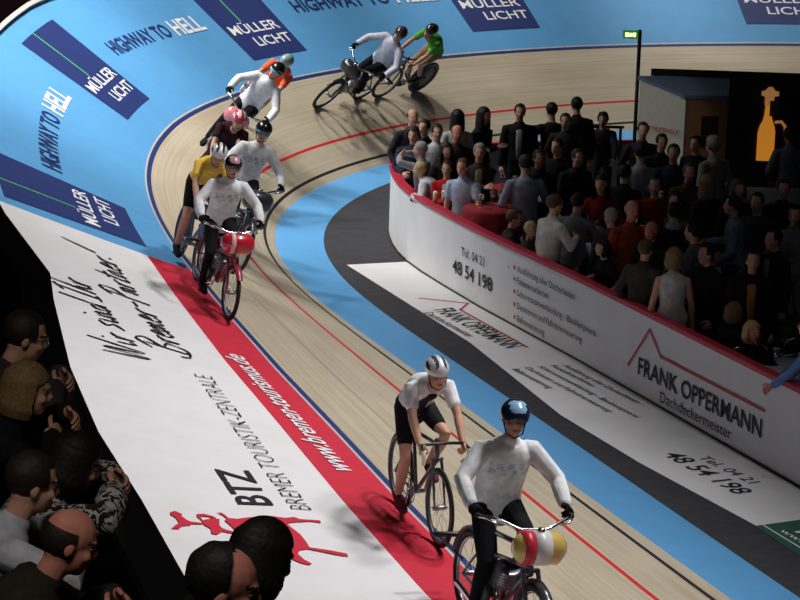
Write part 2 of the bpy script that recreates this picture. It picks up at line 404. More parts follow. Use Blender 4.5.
for body, t0, t1, h in (('Ausführung aller Dacharbeiten', 9.60, 8.0, .70), ('Fassadenarbeiten', 9.59, 8.70, .555), ('Schornsteinverkleidung - Bauklempnerei', 9.57, 7.38, .405), ('Dachrinnen und Fallrohrerneuerung', 9.56, 7.76, .245), ('Balkonsanierung', 9.54, 8.76, .09)):
    bl(body, (t0, h), (t1, h), (t0, h+.085))
    mb = MB(); mb.add([bf(t0+.11, h+.015), bf(t0+.065, h+.015), bf(t0+.065, h+.06), bf(t0+.11, h+.06)], [(0, 1, 2, 3)]); mb.obj('bullet', M['rim'], barrier, smooth=False)
bl('FRANK OPPERMANN', (6.27, .25), (3.43, .29), (6.27, .45), bold=.016)
bl('Dachdeckermeister', (5.70, .075), (4.05, .10), (5.70, .20))
def ribbon(P, fn, w, m, parent, name, label):
    mb = MB()
    for a, b in zip(P[:-1], P[1:]):
        a, b = V(a), V(b); t = (b-a).normalized(); n = V((-t.y, t.x))*w
        L = [fn(*(q)) for q in (a+n-t*w, b+n+t*w, b-n+t*w, a-n-t*w)]
        mb.add(L, [(0, 1, 2, 3)])
    o = mb.obj(name, m, parent, smooth=False); o['label'] = label
ribbon([(6.52, .29), (6.04, .80), (5.74, .57), (3.40, .58)], bf, .016, M['rim'], barrier, 'roof_outline', 'thin red line drawn as a roof')
# white advertising sheet lying on the apron and the green one after it
gf = lambda x, y: V((x, y, FLOOR+.008))
sheet = MB().add([gf(*p) for p in ((-.73, 35.16), (.11, 35.5), (1.04, 32.78), (2.09, 30.22), (3.99, 25.25), (4.3, 24.5), (3.40, 24.02), (2.47, 26.02), (1.76, 27.78), (.85, 30.94))], [tuple(range(10))]).obj('floor_banner', M['board'], smooth=False)
tag(sheet, 'white advertising sheet with roofing lettering lying on black matting along boards', 'banner')
gf2 = lambda x, y: V((x, y, FLOOR+.012))
def gl(body, a, b, c, m='ink', bold=0.): lettering(body, gf2, a, b, c, M[m], sheet, bold)
gl('FRANK OPPERMANN', (.42, 32.60), (1.27, 30.70), (.66, 32.78), bold=.012)
gl('Dachdeckermeister', (.30, 32.42), (.83, 31.2), (.41, 32.50))
for body, a, b in (('Ausführung aller Dacharbeiten', (1.89, 29.96), (2.62, 28.36)), ('Fassadenarbeiten', (1.75, 29.94), (2.17, 29.03)), ('Schornsteinverkleidung - Bauklempnerei', (1.6, 29.87), (2.56, 27.76)), ('Dachrinnen und Fallrohrerneuerung', (1.45, 29.79), (2.28, 27.95)), ('Balkonsanierung', (1.3, 29.71), (1.68, 28.88))):
    gl(body, a, b, (a[0]+.085, a[1]+.035))
gl('Tel. 04 21', (3.07, 26.28), (3.50, 25.40), (3.20, 26.35)); gl('48 54 198', (2.72, 26.36), (3.32, 25.02), (2.93, 26.46), bold=.012)
ribbon([(.25, 33.25), (.86, 33.05), (.76, 32.66), (1.52, 30.80)], gf2, .018, M['rim'], sheet, 'roof_outline', 'thin red line drawn as a roof')
gs = MB().add([gf(*p) for p in ((3.39, 24.0), (4.31, 24.49), (5.4, 21.6), (4.35, 21.3))], [(0, 1, 2, 3)]).obj('floor_banner', M['dgreen'], smooth=False)
tag(gs, 'dark green advertising sheet on black matting beyond white sheet', 'banner')
ribbon([(3.47, 24.03), (4.5, 21.4)], gf2, .008, M['letter'], gs, 'border_line', 'thin white border line')
lettering('www', gf2, (3.59, 23.88), (3.78, 23.45), (3.67, 23.92), M['letter'], gs)
lettering('K', gf2, (3.74, 23.87), (3.84, 23.66), (3.98, 23.98), M['letter'], gs, .02)

# hall shell far behind, all dark
for nm, c, d in (('wall_back', (2, 84, 6), (90, .2, 12.2)), ('wall_left', (-42, 30, 6), (.2, 108, 12.2)), ('wall_right', (46, 30, 6), (.2, 108, 12.2)), ('wall_front', (2, -24, 6), (90, .2, 12.2)), ('ceiling', (2, 30, 12.1), (90, 110, .2))):
    tag(MB().box(c, d).obj(nm, M['hall'], smooth=False), kind='structure')
# curtain skirt behind the bend's rim, seen in the upper left corner
pts_ = [(pt(s, 6.2).x, pt(s, 6.2).y) for s in np.arange(-4, 40, 1.)]
o = wall_strip(pts_, -.05, .05, FLOOR, 5.2).obj('stand_curtain', M['maroon'], smooth=False); tag(o, 'dark maroon curtain hanging behind the rim of the bend', kind='structure')
# grandstand: deck, steps and parapet
PAR = [(1.9, -.5), (.95, 3.), (.15, 6.), (-.79, 9.45), (-1.05, 10.41), (-1.34, 11.4), (-1.61, 12.54), (-1.88, 13.97), (-1.99, 14.64), (-2.5, 16.34), (-3.2, 19), (-4.4, 22.5)]
DECK = 3.15
par = empty('stand_parapet', 'black wooden parapet the seated spectators lean on', 'railing', (0, 0, 0))
wall_strip(PAR, -.04, .0, DECK-.5, 4.14).obj('panel', M['dark'], par, smooth=False)
wall_strip(PAR, -.14, .03, 4.14, 4.2).obj('cap_rail', M['black'], par, smooth=False)
wall_strip(PAR, -.075, -.04, 3.78, 3.86).obj('batten', M['black'], par, smooth=False)
LW = offs(PAR, -.04)
def slab(d0, z0, z1, name):
    A = offs(PAR, -d0); B = offs(PAR, -d0-9 if False else -d0-1.0)
    return wall_strip(PAR, -d0-1.0, -d0, z0, z1)
for i in range(4):
    d0 = .14+i*1.0; z = DECK+i*.4
    o = wall_strip(PAR, -d0-1.0, -d0, 2.6 if i == 0 else z-.42, z).obj('grandstand_step', M['hall'], smooth=False); tag(o, 'dark grandstand step', kind='structure')

# ------------------------------------------------------------------ people
Z = V((0, 0, 1)); X = V((1, 0, 0)); Y = V((0, 1, 0))
SK = skin((206, 158, 134)); SK2 = skin((196, 140, 116)); SKR = skin((204, 136, 118))
def ik(a, c, l1, l2, pole):
    d = c-a; L = d.length
    if L > (l1+l2)*.995: c = a+d*((l1+l2)*.995/L); d = c-a; L = d.length
    x = (l1*l1-l2*l2+L*L)/(2*L); h = math.sqrt(max(l1*l1-x*x, 1e-6)); u = d/L
    p = V(pole); p = p-u*p.dot(u); p = p.normalized() if p.length > 1e-6 else u.orthogonal().normalized()
    return a+u*x+p*h, c
def hand_geo(mb, w, d, th, side, inflate=0., curl=25., palm_only=False, fingers_only=False, n=7):
    d = d.normalized(); th = (th-d*th.dot(d)).normalized()
    pn = (-d.cross(th) if side > 0 else d.cross(th))            # palm side
    e = inflate
    if not fingers_only:
        mb.tube([w-d*.03, w+d*.005, w+d*.04, w+d*.085], [(.026+e, .02+e), (.028+e, .019+e), (.041+e, .019+e), (.040+e, .015+e)], lat=th, n=10)
    if palm_only: return
    for i, (o, l) in enumerate(((.030, .072), (.010, .082), (-.010, .077), (-.030, .060))):
        p = w+d*.078+th*o; a = 0; P = [p-d*.02, p]; dr = d
        for k, f in enumerate((.42, .32, .26)):
            a += R(curl*(1, 1.2, .8)[k]); dr = d*math.cos(a)+pn*math.sin(a); p = p+dr*(l*f); P.append(p)
        r = .0092+e*.7; mb.tube(P, [r, r, r*.96, r*.9, r*.78], n=n)
    p = w+d*.022+th*.028; P = [p-th*.012, p]
    for k, (a, l) in enumerate(((48, .036), (30, .030), (12, .026))):
        p = p+(d*math.cos(R(a))+th*math.sin(R(a))+pn*.25).normalized()*l; P.append(p)
    r = .0115+e*.7; mb.tube(P, [r, r, r, r*.92, r*.8], n=n)

HAIRC = dict(dark=(40, 32, 28), black=(22, 20, 20), brown=(84, 62, 44), grey=(150, 148, 146), white=(206, 202, 196), blond=(186, 156, 106), darkblond=(128, 104, 72))
def person(sp):
    g = sp.get; h = g('h', 1.0); W = g('w', 1.0); vox = g('vox', .0145)
    near = vox < .01
    pel = V(g('pel', (0, 0, .93))); lean = R(g('lean', 3)); side = R(g('side', 0)); tw = R(g('twist', 0)); hu = g('hunch', .0)
    td = V((math.sin(side)*math.cos(lean), math.sin(lean), math.cos(lean)*math.cos(side))).normalized()
    back = V((0, -math.cos(lean), math.sin(lean)))
    T = lambda t: pel+td*(.5*t)+back*(hu*4*t*(1-t))
    rot = lambda t: (Matrix.Rotation(tw*min(max(t, 0), 1), 3, td) @ (X-td*X.dot(td)).normalized())
    nb = T(1.0); LX = rot(1)
    hy, hp = R(g('hy', 0)), R(g('hp', 0))
    F = V((-math.sin(hy)*math.cos(hp), math.cos(hy)*math.cos(hp), math.sin(hp))); HR = F.cross(Z).normalized(); U = HR.cross(F)
    hr = R(g('hroll', 0)); HR, U = HR*math.cos(hr)+U*math.sin(hr), U*math.cos(hr)-HR*math.sin(hr)
    nd = (td*.6+Z*.4+F*g('nf', .25)).normalized()
    hc = nb+nd*.105+U*.085+F*.015
    if g('probe'): return hc
    AX = (HR, F, U); H = lambda x, y, z: hc+HR*x+F*y+U*z
    skm = g('skin', SK); PAL = []
    arms = []
    for s, key in ((-1, 'wl'), (1, 'wr')):
        sh = T(.87)+LX*(s*.172*W)
        w = V(g(key, (s*.25, .06, .80)))
        pole = V(g('pole_'+key[1], (s*.7, -.7, -.35)))
        el, w = ik(sh, w, .285, .25, pole)
        arms.append((s, sh, el, w))
    legs = []
    for s, key in ((-1, 'al'), (1, 'ar')):
        hp_ = pel+V((s*.092*W, 0, -.03)); a = V(g(key, (s*.11, .0, .085)))
        kn, a = ik(hp_, a, .43, .42, V(g('kpole', (s*.15, 1, .1))))
        legs.append((s, hp_, kn, a))
    dep = g('belly', 1.0)
    RT = [(-.2, .13, .10), (0, .165*(1.06 if g('fem') else 1), .118), (.3, .142*W, .102*dep), (.6, .158*W, .114*(.5+.5*dep)), (.82, .168*W, .105), (.95, .108*W, .074), (1.03, .058, .056)]
    # --- body
    b = MB()
    b.tube([T(t) for t, _, _ in RT], [(x*.95, y*.95) for _, x, y in RT], lat=X if abs(tw) < .05 else (X+LX)*.5, n=16)
    b.tube([nb-nd*.06, nb+nd*.03, hc-U*.05-F*.012], [.062, .053, .052], n=12)
    b.ell(H(0, -.012, .022), (.074, .094, .088), AX); b.ell(H(0, .03, -.035), (.060, .058, .085), AX); b.ell(H(0, .05, -.088), (.034, .034, .028), AX)
    b.ell(H(0, -.02, -.05), (.056, .06, .06), AX)
    b.ell(H(0, .076, .018), (.048, .016, .012), AX); b.tube([H(0, .082, .012), H(0, .098, -.022), H(0, .092, -.036)], [.009, .013, .012], n=8)
    b.ell(H(0, .083, -.066), (.024, .01, .010), AX)
    for s in (-1, 1):
        b.ell(H(s*.074, -.008, -.018), (.011, .02, .031), AX, 10, 7); b.ell(H(s*.038, .062, -.03), (.022, .022, .02), AX, 10, 7)
    for s, sh, el, w in arms:
        b.tube([sh-LX*s*.05, sh, sh.lerp(el, .5), el, el.lerp(w, .3), w], [.05, .052, .045, .039, .041, .027], n=10)
    for s, a0, kn, an in legs:
        b.tube([a0, a0.lerp(kn, .5), kn, kn.lerp(an, .35), an], [.08, .068, .05, .053, .034], n=10)
        fd = V(g('fd', (s*.18, 1, 0))).normalized(); toe = an+fd*.15-Z*.05
        b.tube([an-fd*.04-Z*.03, an+fd*.06-Z*.04, toe], [(.034, .034), (.040, .032), (.04, .02)], lat=fd.cross(Z), n=8)
    hd = []
    for s, sh, el, w in arms:
        d = (w-el).normalized(); th = g('thumb')
        th = V(th) if th else (Y*.9-X*s*.3 if d.z < -.6 else V((-s*.7, 0, .7)))
        dd = V(g('hd_'+('l' if s < 0 else 'r'), d)).normalized()
        hd.append((s, w, dd, th)); hand_geo(b, w, dd, th, s, palm_only=True)
    me = remesh(b, vox, 3)
    # lips / brows as painted faces of the body
    me.materials.append(skm); me.materials.append(M['lip']); hcol = HAIRC[g('hc', 'dark')]; me.materials.append(hairm(hcol))
    cen = np.empty(len(me.polygons)*3); me.polygons.foreach_get('center', cen); cen = cen.reshape(-1, 3)-np.array(hc)
    lx, ly, lz = cen @ np.array(HR), cen @ np.array(F), cen @ np.array(U)
    mi = np.zeros(len(cen), dtype=np.int32)
    mi[(abs(lx) < .025) & (abs(lz+.067) < .009) & (ly > .06)] = 1
    if near: mi[(abs(lx) > .014) & (abs(lx) < .05) & (abs(lz-.021) < .006) & (ly > .05)] = 2
    if g('beard'): mi[(lz < -.045) & (lz > -.14) & (ly > .0) & ~((abs(lx) < .025) & (abs(lz+.067) < .009))] = 2
    me.polygons.foreach_set('material_index', mi)
    fm = MB()
    if not g('glove'):
        for s, w, dd, th in hd: hand_geo(fm, w, dd, th, s, fingers_only=True, curl=g('curl', 24))
        bm = bmesh.new(); bm.from_mesh(me); vs = [bm.verts.new(v) for v in fm.v]
        for f in fm.f:
            q = bm.faces.new([vs[i] for i in f]); q.smooth = True
        bm.to_mesh(me); bm.free()
    root = empty('person', g('label'), 'person', group=g('group'))
    me.name = 'person_body'; link('body', me, root)
    for s in (-1, 1): MB().ell(H(s*.031, .070, .0), (.0125, .010, .0085), AX, 10, 7).obj('eye', M['eye'], root)
    # --- clothes
    topn = g('topn', 'shirt'); tc = cloth(g('top', (60, 60, 66))); sl = g('sleeve', 'long'); fl = g('fl', .014); lo = g('hem', -.22)
    c = MB(); rt = [(lo, .150, .112)]+[q for q in RT if q[0] > lo+.05 and q[0] < .9]+[(.95, .122, .086), (1.01, .074, .068)]
    c.tube([T(t) for t, _, _ in rt], [(x+fl, y+fl) for _, x, y in rt], lat=X if abs(tw) < .05 else (X+LX)*.5, n=18)
    for s, sh, el, w in arms:
        if sl == 'long': c.tube([sh-LX*s*.05, sh, sh.lerp(el, .5), el, el.lerp(w, .5), w.lerp(el, .06)], [.055+fl*.7, .056+fl, .049+fl, .044+fl, .041+fl, .033+fl*.8], n=10)
        elif sl == 'roll': c.tube([sh-LX*s*.05, sh, sh.lerp(el, .5), el, el.lerp(w, .15)], [.055+fl*.7, .056+fl, .049+fl, .045+fl, .045+fl], n=10)
        elif sl == 'short': c.tube([sh-LX*s*.05, sh, sh.lerp(el, .66)], [.055+fl*.7, .056+fl, .052+fl], n=10)
    if g('collar', topn in ('shirt', 'jacket')): c.tube([nb-td*.03, nb+nd*.035], [(.075, .07), (.066, .064)], n=14)
    sm = remesh(c, max(vox, .009), 2); sm.name = topn+'_mesh'
    sm.materials.append(g('topm') or tc)
    if g('print'):
        sm.materials.append(cloth(g('print'))); ct = np.empty(len(sm.polygons)*3); sm.polygons.foreach_get('center', ct); ct = ct.reshape(-1, 3)
        q = ct-np.array(T(.66)); x = q @ np.array(LX); z = q @ np.array(td); y = q @ np.array(-back)
        sm.polygons.foreach_set('material_index', ((abs(z) < .045) & (abs(x) < .15) & (y > .05) & (np.sin(x*75+2*np.sign(z)) > -.35) & (np.abs(np.sin(z*60+x*20)) > .25)).astype(np.int32))
    link(topn, sm, root)
    if g('inner'):
        im = cloth(g('inner')); p = MB()
        fr = -back
        p.tube([T(.05)+fr*(.118+fl), T(.5)+fr*(.112*dep+fl), T(.85)+fr*(.105+fl*.6), T(.97)+fr*.075], [(.03, .012), (.045, .012), (.05, .014), (.04, .012)], lat=LX, n=10)
        p.obj('shirt_front', im, root)
        if g('tie'): MB().tube([T(.15)+fr*(.128+fl), T(.5)+fr*(.122*dep+fl), T(.95)+fr*.09], [(.03, .006), (.026, .006), (.016, .006)], lat=LX, n=8).obj('tie', cloth(g('tie')), root)
    tr = MB(); pl = g('legs_to', 1.0)
    tr.tube([T(t) for t in (-.24, -.1, .05, .14)], [(.12, .10), (.168, .128), (.172, .128), (.160, .118)], lat=X, n=16)
    for s, a0, kn, an in legs:
        if pl >= 1: tr.tube([a0+Z*.02, a0.lerp(kn, .5), kn, kn.lerp(an, .4), an+(kn-an).normalized()*.02], [.094, .082, .064, .064, .052 if not g('tight') else .042], n=10)
        else: tr.tube([a0+Z*.02, a0.lerp(kn, .5), a0.lerp(kn, pl)], [.092, .078, .066], n=10)
    tm = remesh(tr, max(vox, .010), 2); tm.name = 'trousers_mesh'; tm.materials.append(cloth(g('bot', (34, 34, 40))))
    link('trousers' if pl >= 1 else 'shorts', tm, root)
    for s, a0, kn, an in legs:
        fd = V(g('fd', (s*.18, 1, 0))).normalized(); m_ = MB()
        m_.tube([an-fd*.055-Z*.035, an+fd*.0-Z*.03, an+fd*.07-Z*.042, an+fd*.14-Z*.053, an+fd*.185-Z*.056], [(.034, .042), (.042, .050), (.046, .040), (.045, .030), (.03, .022)], lat=fd.cross(Z), n=10)
        m_.obj('shoe', cloth(g('shoe', (26, 24, 24))), root)
    if g('glove'):
        for s, w, dd, th in hd:
            m_ = MB(); hand_geo(m_, w, dd, th, s, inflate=.005, curl=g('curl', 42)); m_.obj('glove', cloth(g('glove')), root)
    # --- hair / headgear
    st = g('hair', 'short'); hm = hairm(hcol)
    if st and st != 'none':
        k = MB()
        if st == 'bald':
            k.ell(H(0, -.016, .008), (.080, .098, .092), AX, 26, 16, keep=lambda q: q.y < .02 and q.z < .028 and q.z > -.075, jit=.05)
        else:
            fr = .055 if st != 'reced' else .012
            k.ell(H(0, -.02, .026), (.085, .102, .096) if st != 'curly' else (.098, .114, .112), AX, 30, 20, keep=lambda q: not (q.y > fr and q.z < (.058 if st != 'reced' else .2)) and q.z > -.088 and not (q.z < -.03 and q.y > .0), jit=.05 if st != 'curly' else .16)
        if st in ('long', 'bob'):
            ln = -.26 if st == 'long' else -.13
        if st == 'fringe':
            for a in (-2, -1, 0, 1, 2): k.tube([H(a*.02, .03, .112), H(a*.029, .082, .072), H(a*.033, .09, .045)], [.018, .016, .008], n=7)
        if st in ('long', 'bob'):
            q = MB(); q.ell(H(0, -.02, .026), (.087, .104, .098), AX, 24, 16)
            for a in range(-8, 9):
                an = a*R(14.5); p = lambda z, ro: H(math.sin(an)*ro, -.02-math.cos(an)*(ro+.012), z)
                q.tube([p(.05, .076), p(-.04, .083), p(ln*.6, .090), p(ln, .080)], [.022, .024, .023, .012], n=8)
            hm_ = remesh(q, max(.009, min(vox, .012)), 4); hm_.materials.append(hm)
            bm = bmesh.new(); bm.from_mesh(hm_); kill = []
            for f_ in bm.faces:
                d_ = f_.calc_center_median()-hc; x_, y_, z_ = d_.dot(HR), d_.dot(F), d_.dot(U)
                if y_ > .030 and z_ < .062-.02*abs(x_)/.08 and y_ < .2: kill.append(f_)
            bmesh.ops.delete(bm, geom=kill, context='FACES'); bm.to_mesh(hm_); bm.free(); link('hair', hm_, root); k = None
        if st == 'bun': k.ell(H(0, -.13, .04), (.035, .035, .035), AX, 12, 8, jit=.15)
        if k is not None: k.obj('hair', hm, root)
    hl = g('helmet')
    if hl:
        k = MB(); mats = [mat('helmet_%d_%d_%d' % c_, c_, .25, var=.03, coat=.6) for c_ in hl[1:]]
        if hl[0] == 'vent':
            ax = AX; kk_ = MB(); kk_.ell(H(0, -.03, .045), (.098, .138, .098), ax, 44, 22, keep=lambda q: q.z > -.045+.25*max(0, -q.y-.05))
            for f in range(len(kk_.f)):
                q = sum((V(kk_.v[i]) for i in kk_.f[f]), V((0, 0, 0)))/4-H(0, -.03, .045); xx, yy, zz = q.dot(HR), q.dot(F), q.dot(U)
                st_ = math.sin(xx*95+PI/2); kk_.m[f] = 1 if (st_ < -.15 and -.115 < yy < .115 and zz > .0) else 0
            kk_.obj('helmet', mats if len(mats) > 1 else mats*2, root)
        else:
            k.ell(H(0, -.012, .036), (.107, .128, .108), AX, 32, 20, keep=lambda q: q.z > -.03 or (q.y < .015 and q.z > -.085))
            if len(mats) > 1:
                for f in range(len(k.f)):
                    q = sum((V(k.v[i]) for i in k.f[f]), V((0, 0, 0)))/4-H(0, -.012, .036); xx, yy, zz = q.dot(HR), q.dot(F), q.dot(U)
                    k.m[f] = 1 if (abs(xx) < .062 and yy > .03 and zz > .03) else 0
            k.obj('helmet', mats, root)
        MB().tube([H(-.078, .01, -.03), H(-.06, .035, -.10), H(0, .05, -.128), H(.06, .035, -.10), H(.078, .01, -.03)], .006, n=6).obj('chin_strap', M['plastic'], root)
        if g('goggles'): MB().tube([H(-.075, .055, .0), H(-.035, .094, .002), H(0, .098, .002), H(.035, .094, .002), H(.075, .055, .0)], (.02), n=8).obj('goggles', mat('goggle_%d_%d_%d' % g('goggles'), g('goggles'), .2), root)
    if g('specs'):
        k = MB()
        for s in (-1, 1): 
            c_ = H(s*.033, .098, -.002); P = [c_+HR*(.024*math.cos(a*PI/6))+U*(.018*math.sin(a*PI/6)) for a in range(13)]
            k.tube(P, .0025, n=5); k.tube([H(s*.056, .095, .002), H(s*.08, .0, .0)], .0025, n=5)
        k.tube([H(-.01, .1, .0), H(.01, .1, .0)], .0025, n=5); k.obj('spectacles', M['chrome'], root)
    if g('scarf'): MB().tube([nb-td*.05, nb+nd*.02, nb+nd*.06], [(.10, .095), (.092, .09), (.078, .078)], n=14).obj('scarf', cloth(g('scarf')), root)
    if g('cuff'):
        for s, sh, el, w in arms:
            d = (w-el).normalized(); MB().tube([w-d*.055, w-d*.02, w-d*.005], [.046, .045, .042], n=14).obj('cuff', cloth(g('cuff')), root)
    if g('watch'):
        s, sh, el, w = arms[0 if g('watch') < 0 else 1]; d = (w-el).normalized(); MB().tube([w-d*.02, w+d*.0], .034, n=12).obj('wristwatch', M['chrome'], root)
    if g('M') is not None: root.matrix_world = g('M') @ Matrix.Scale(h, 4)
    else:
        yaw = R(g('yaw', 180)); Rm = Matrix.Rotation(yaw, 4, 'Z'); x, y, zf = g('at')
        root.matrix_world = Matrix.Translation((x, y, zf)) @ Rm @ Matrix.Scale(h, 4)
    root['_hc'] = 0; del root['_hc']
    return root

# ------------------------------------------------------------------ bicycles
def wheel(parent, y, r, spokes=True, tyre=.012, rimc='alu', disc=False, name='wheel', rimd=.018):
    c = V((0, y, r)); w = MB().torus(c, r-tyre, tyre, n=40).obj(name, M['rubber'], parent)   # the tyre carries the rest
    k = MB().torus(c, r-tyre*2-rimd*.5, rimd*.62, n=40, k=6); k.obj('rim', M[rimc], w)
    MB().tube([c-X*.05, c+X*.05], .022, n=10).obj('hub', M['alu'], w)
    if disc:
        k = MB(); k.tube([c-X*.012, c-X*.004, c+X*.004, c+X*.012], [.05, r-.04, r-.04, .05], n=40, caps=False); k.obj('disc', M['carbon'], w)
    elif spokes:
        k = MB()
        for i in range(20):
            a = 2*PI*i/20; s = (1 if i % 2 else -1)*.03
            k.tube([c+X*s, c+V((0, math.cos(a), math.sin(a)))*(r-.03)], .0016 if spokes == 1 else .004, n=4, caps=False)
        k.obj('spokes', M['alu'] if spokes == 1 else M['carbon'], w)
    return w
def racing_bike(mw, label, col, disc=False, grips=None, group='racing bicycles behind the pacers'):
    root = empty('racing_bicycle', label, 'bicycle', group=None)
    fm = mat('frame_%d_%d_%d' % col, col, .3, coat=.5, var=.04); r = .335
    fk = V((0, .58, r)); rr = V((0, -.40, r)); bb = V((0, 0, .28)); st = V((0, -.17, .86)); ht = V((0, .42, .86)); hb = V((0, .455, .72))
    k = MB(); k.tube([bb, st], .016); k.tube([bb, hb], .02); k.tube([st-Z*.08+Y*.02, ht-Z*.02], .016)
    for s in (-1, 1): k.tube([bb+X*s*.03, rr+X*s*.055], .009); k.tube([st-Z*.08+Y*.02, rr+X*s*.055], .007)
    k.tube([hb-Y*.005-Z*.02, ht+Z*.02], .021); k.obj('frame', fm, root)
    k = MB()
    for s in (-1, 1): k.tube([hb+X*s*.035, hb.lerp(fk, .5)+X*s*.045, fk+X*s*.045], [.014, .012, .008])
    k.tube([hb-X*.045, hb+X*.045], .014); k.obj('fork', fm, root)
    wheel(root, .58, r, rimd=.035, rimc='carbon'); wheel(root, -.40, r, disc=disc, rimd=.035, rimc='carbon')
    k = MB(); k.tube([ht, ht+V((0, .10, .02))], .014); c = ht+V((0, .11, .02))
    P = [c+V(q) for q in ((-.17, .06, -.15), (-.195, .13, -.09), (-.20, .12, -.01), (-.185, .05, .01), (-.08, .0, .0), (.08, .0, .0), (.185, .05, .01), (.20, .12, -.01), (.195, .13, -.09), (.17, .06, -.15))]
    hbar = k.tube(P, .014, n=8).obj('handlebar', M['plastic'], root)
    for s in (-1, 1): MB().tube([c+V((s*.17, .06, -.15)), c+V((s*.195, .13, -.09)), c+V((s*.20, .12, -.02))], .018, n=8).obj('bar_tape', cloth(grips or (230, 228, 224)), hbar)
    k = MB(); k.tube([st, st+V((0, -.02, .08))], .013); k.obj('seat_post', M['plastic'], root)
    k = MB(); k.tube([st+V((0, -.15, .10)), st+V((0, -.05, .10)), st+V((0, .12, .095))], [(.07, .02), (.06, .022), (.018, .018)], lat=X); k.obj('saddle', M['plastic'], root)
    k = MB(); k.torus(bb+X*.05, .095, .005, n=30, k=5); k.tube([bb-X*.07, bb+X*.07], .02)
    for i in range(5): k.tube([bb+X*.05, bb+X*.05+V((0, math.cos(i*1.2566), math.sin(i*1.2566)))*.092], .006, n=5)
    k.tube([bb+X*.075, bb+V((.085, -.06, -.155))], .011); k.tube([bb-X*.075, bb+V((-.085, .06, .155))], .011); cr = k.obj('crankset', M['alu'], root)
    for s, q in ((1, (.12, -.06, -.155)), (-1, (-.12, .06, .155))): MB().box(bb+V(q), (.07, .06, .02)).obj('pedal', M['black'], cr)
    k = MB(); k.tube([bb+V((.05, 0, .095)), rr+V((.05, 0, .035))], .005, n=5); k.tube([bb+V((.05, 0, -.095)), rr+V((.05, 0, -.035))], .005, n=5); k.obj('chain', M['black'], root)
    root.matrix_world = mw; return root
def derny(mw, label, col, tank, marks=None):
    root = empty('pacing_motorbike', label, 'motorbike'); r = .325
    fm = mat('frame_%d_%d_%d' % col, col, .3, coat=.5, var=.04)
    fk = V((0, .66, r)); rr = V((0, -.55, r)); bb = V((0, 0, .28)); st = V((0, -.24, .80)); ht = V((0, .44, .88)); hb = V((0, .50, .70))
    k = MB(); k.tube([bb, st], .02); k.tube([bb+Y*.06, hb], .024); k.tube([st-Z*.05, ht-Z*.04], .02); k.tube([st-Z*.2+Y*.07, hb+Z*.02], .018)
    for s in (-1, 1): k.tube([bb+X*s*.05, rr+X*s*.07], .012); k.tube([st-Z*.06, rr+X*s*.07], .010)
    k.tube([hb-Z*.03, ht+Z*.03], .026); k.obj('frame', fm, root)
    k = MB()
    for s in (-1, 1): k.tube([hb+X*s*.055, fk+X*s*.065+Z*.12, fk+X*s*.06], [.017, .016, .012])
    k.tube([hb-X*.06, hb+X*.06], .018); k.obj('fork', fm, root)
    wheel(root, .66, r, tyre=.026, name='wheel'); wheel(root, -.55, r, tyre=.026, name='wheel')
    for y0, a0, a1 in ((.66, 40, 175), (-.55, 10, 170)):
        vs = []; fs = []; n = 16
        for i in range(n+1):
            a = R(a0+(a1-a0)*i/n)
            for x, rr_ in ((-.04, .335), (-.028, .352), (0, .358), (.028, .352), (.04, .335)): vs.append((x, y0+rr_*math.cos(a), r+rr_*math.sin(a)))
        for i in range(n):
            for j in range(4): fs.append((i*5+j, i*5+j+1, i*5+j+6, i*5+j+5))
        MB().add(vs, fs).obj('mudguard', fm, root)
    k = MB(); k.tube([(0, .02, .38), (0, .10, .56)], [(.10, .09), (.085, .08)], lat=X, n=14)
    for i in range(6): k.tube([(0, .06+.012*i, .47+.024*i), (0, .062+.012*i, .475+.024*i)], [(.115, .10)]*2, lat=X, n=14)
    eng = k.obj('engine', M['alu'], root); MB().tube([(.1, -.02, .38), (.12, -.02, .38)], .11, n=20).obj('flywheel_cover', M['black'], eng)
    MB().tube([(.08, .14, .45), (.10, .2, .3), (.10, -.1, .2), (.10, -.55, .25)], [.016, .018, .022, .026]).obj('exhaust_pipe', M['chrome'], root)
    k = MB(); k.tube([ht, ht+V((0, .03, .10))], .018); P = [(-.36, .22, 1.03), (-.35, .32, 1.04), (-.26, .42, 1.05), (-.10, .47, .99), (.10, .47, .99), (.26, .42, 1.05), (.35, .32, 1.04), (.36, .22, 1.03)]
    hbar = k.tube(P, .014, n=8).obj('handlebar', M['chrome'], root)
    for s in (-1, 1):
        MB().tube([(s*.36, .20, 1.03), (s*.353, .31, 1.04)], .019, n=8).obj('grip', M['rubber'], hbar)
        MB().tube([(s*.34, .36, 1.05), (s*.28, .44, 1.03), (s*.22, .43, 1.01)], .008, n=6).obj('brake_lever', M['chrome'], hbar)
    tk = mat('tank_%d_%d_%d' % tank, tank, .3, coat=.6, var=.03); k = MB()
    k.tube([(-.17, .60, .90), (-.13, .60, .90), (.13, .60, .90), (.17, .60, .90)], [(.085, .07), (.12, .11), (.12, .11), (.085, .07)], lat=Z, n=16)
    tn = k.obj('fuel_tank', tk, root)
    if marks:
        for x0, x1, c in marks: MB().tube([(x0, .60, .90), (x1, .60, .90)], [(.1235, .1135)]*2, lat=Z, n=16, caps=False).obj('tank_band', mat('tank_%d_%d_%d' % c, c, .35, var=.03), tn)
    MB().tube([(0, .60, 1.015), (0, .60, 1.035)], .03, n=12).obj('filler_cap', M['chrome'], tn)
    k = MB(); k.tube([st, st+V((0, -.02, .08))], .015); k.obj('seat_post', M['chrome'], root)
    MB().tube([st+V((0, -.18, .10)), st+V((0, -.06, .10)), st+V((0, .12, .095))], [(.11, .03), (.09, .03), (.025, .022)], lat=X).obj('saddle', M['plastic'], root)
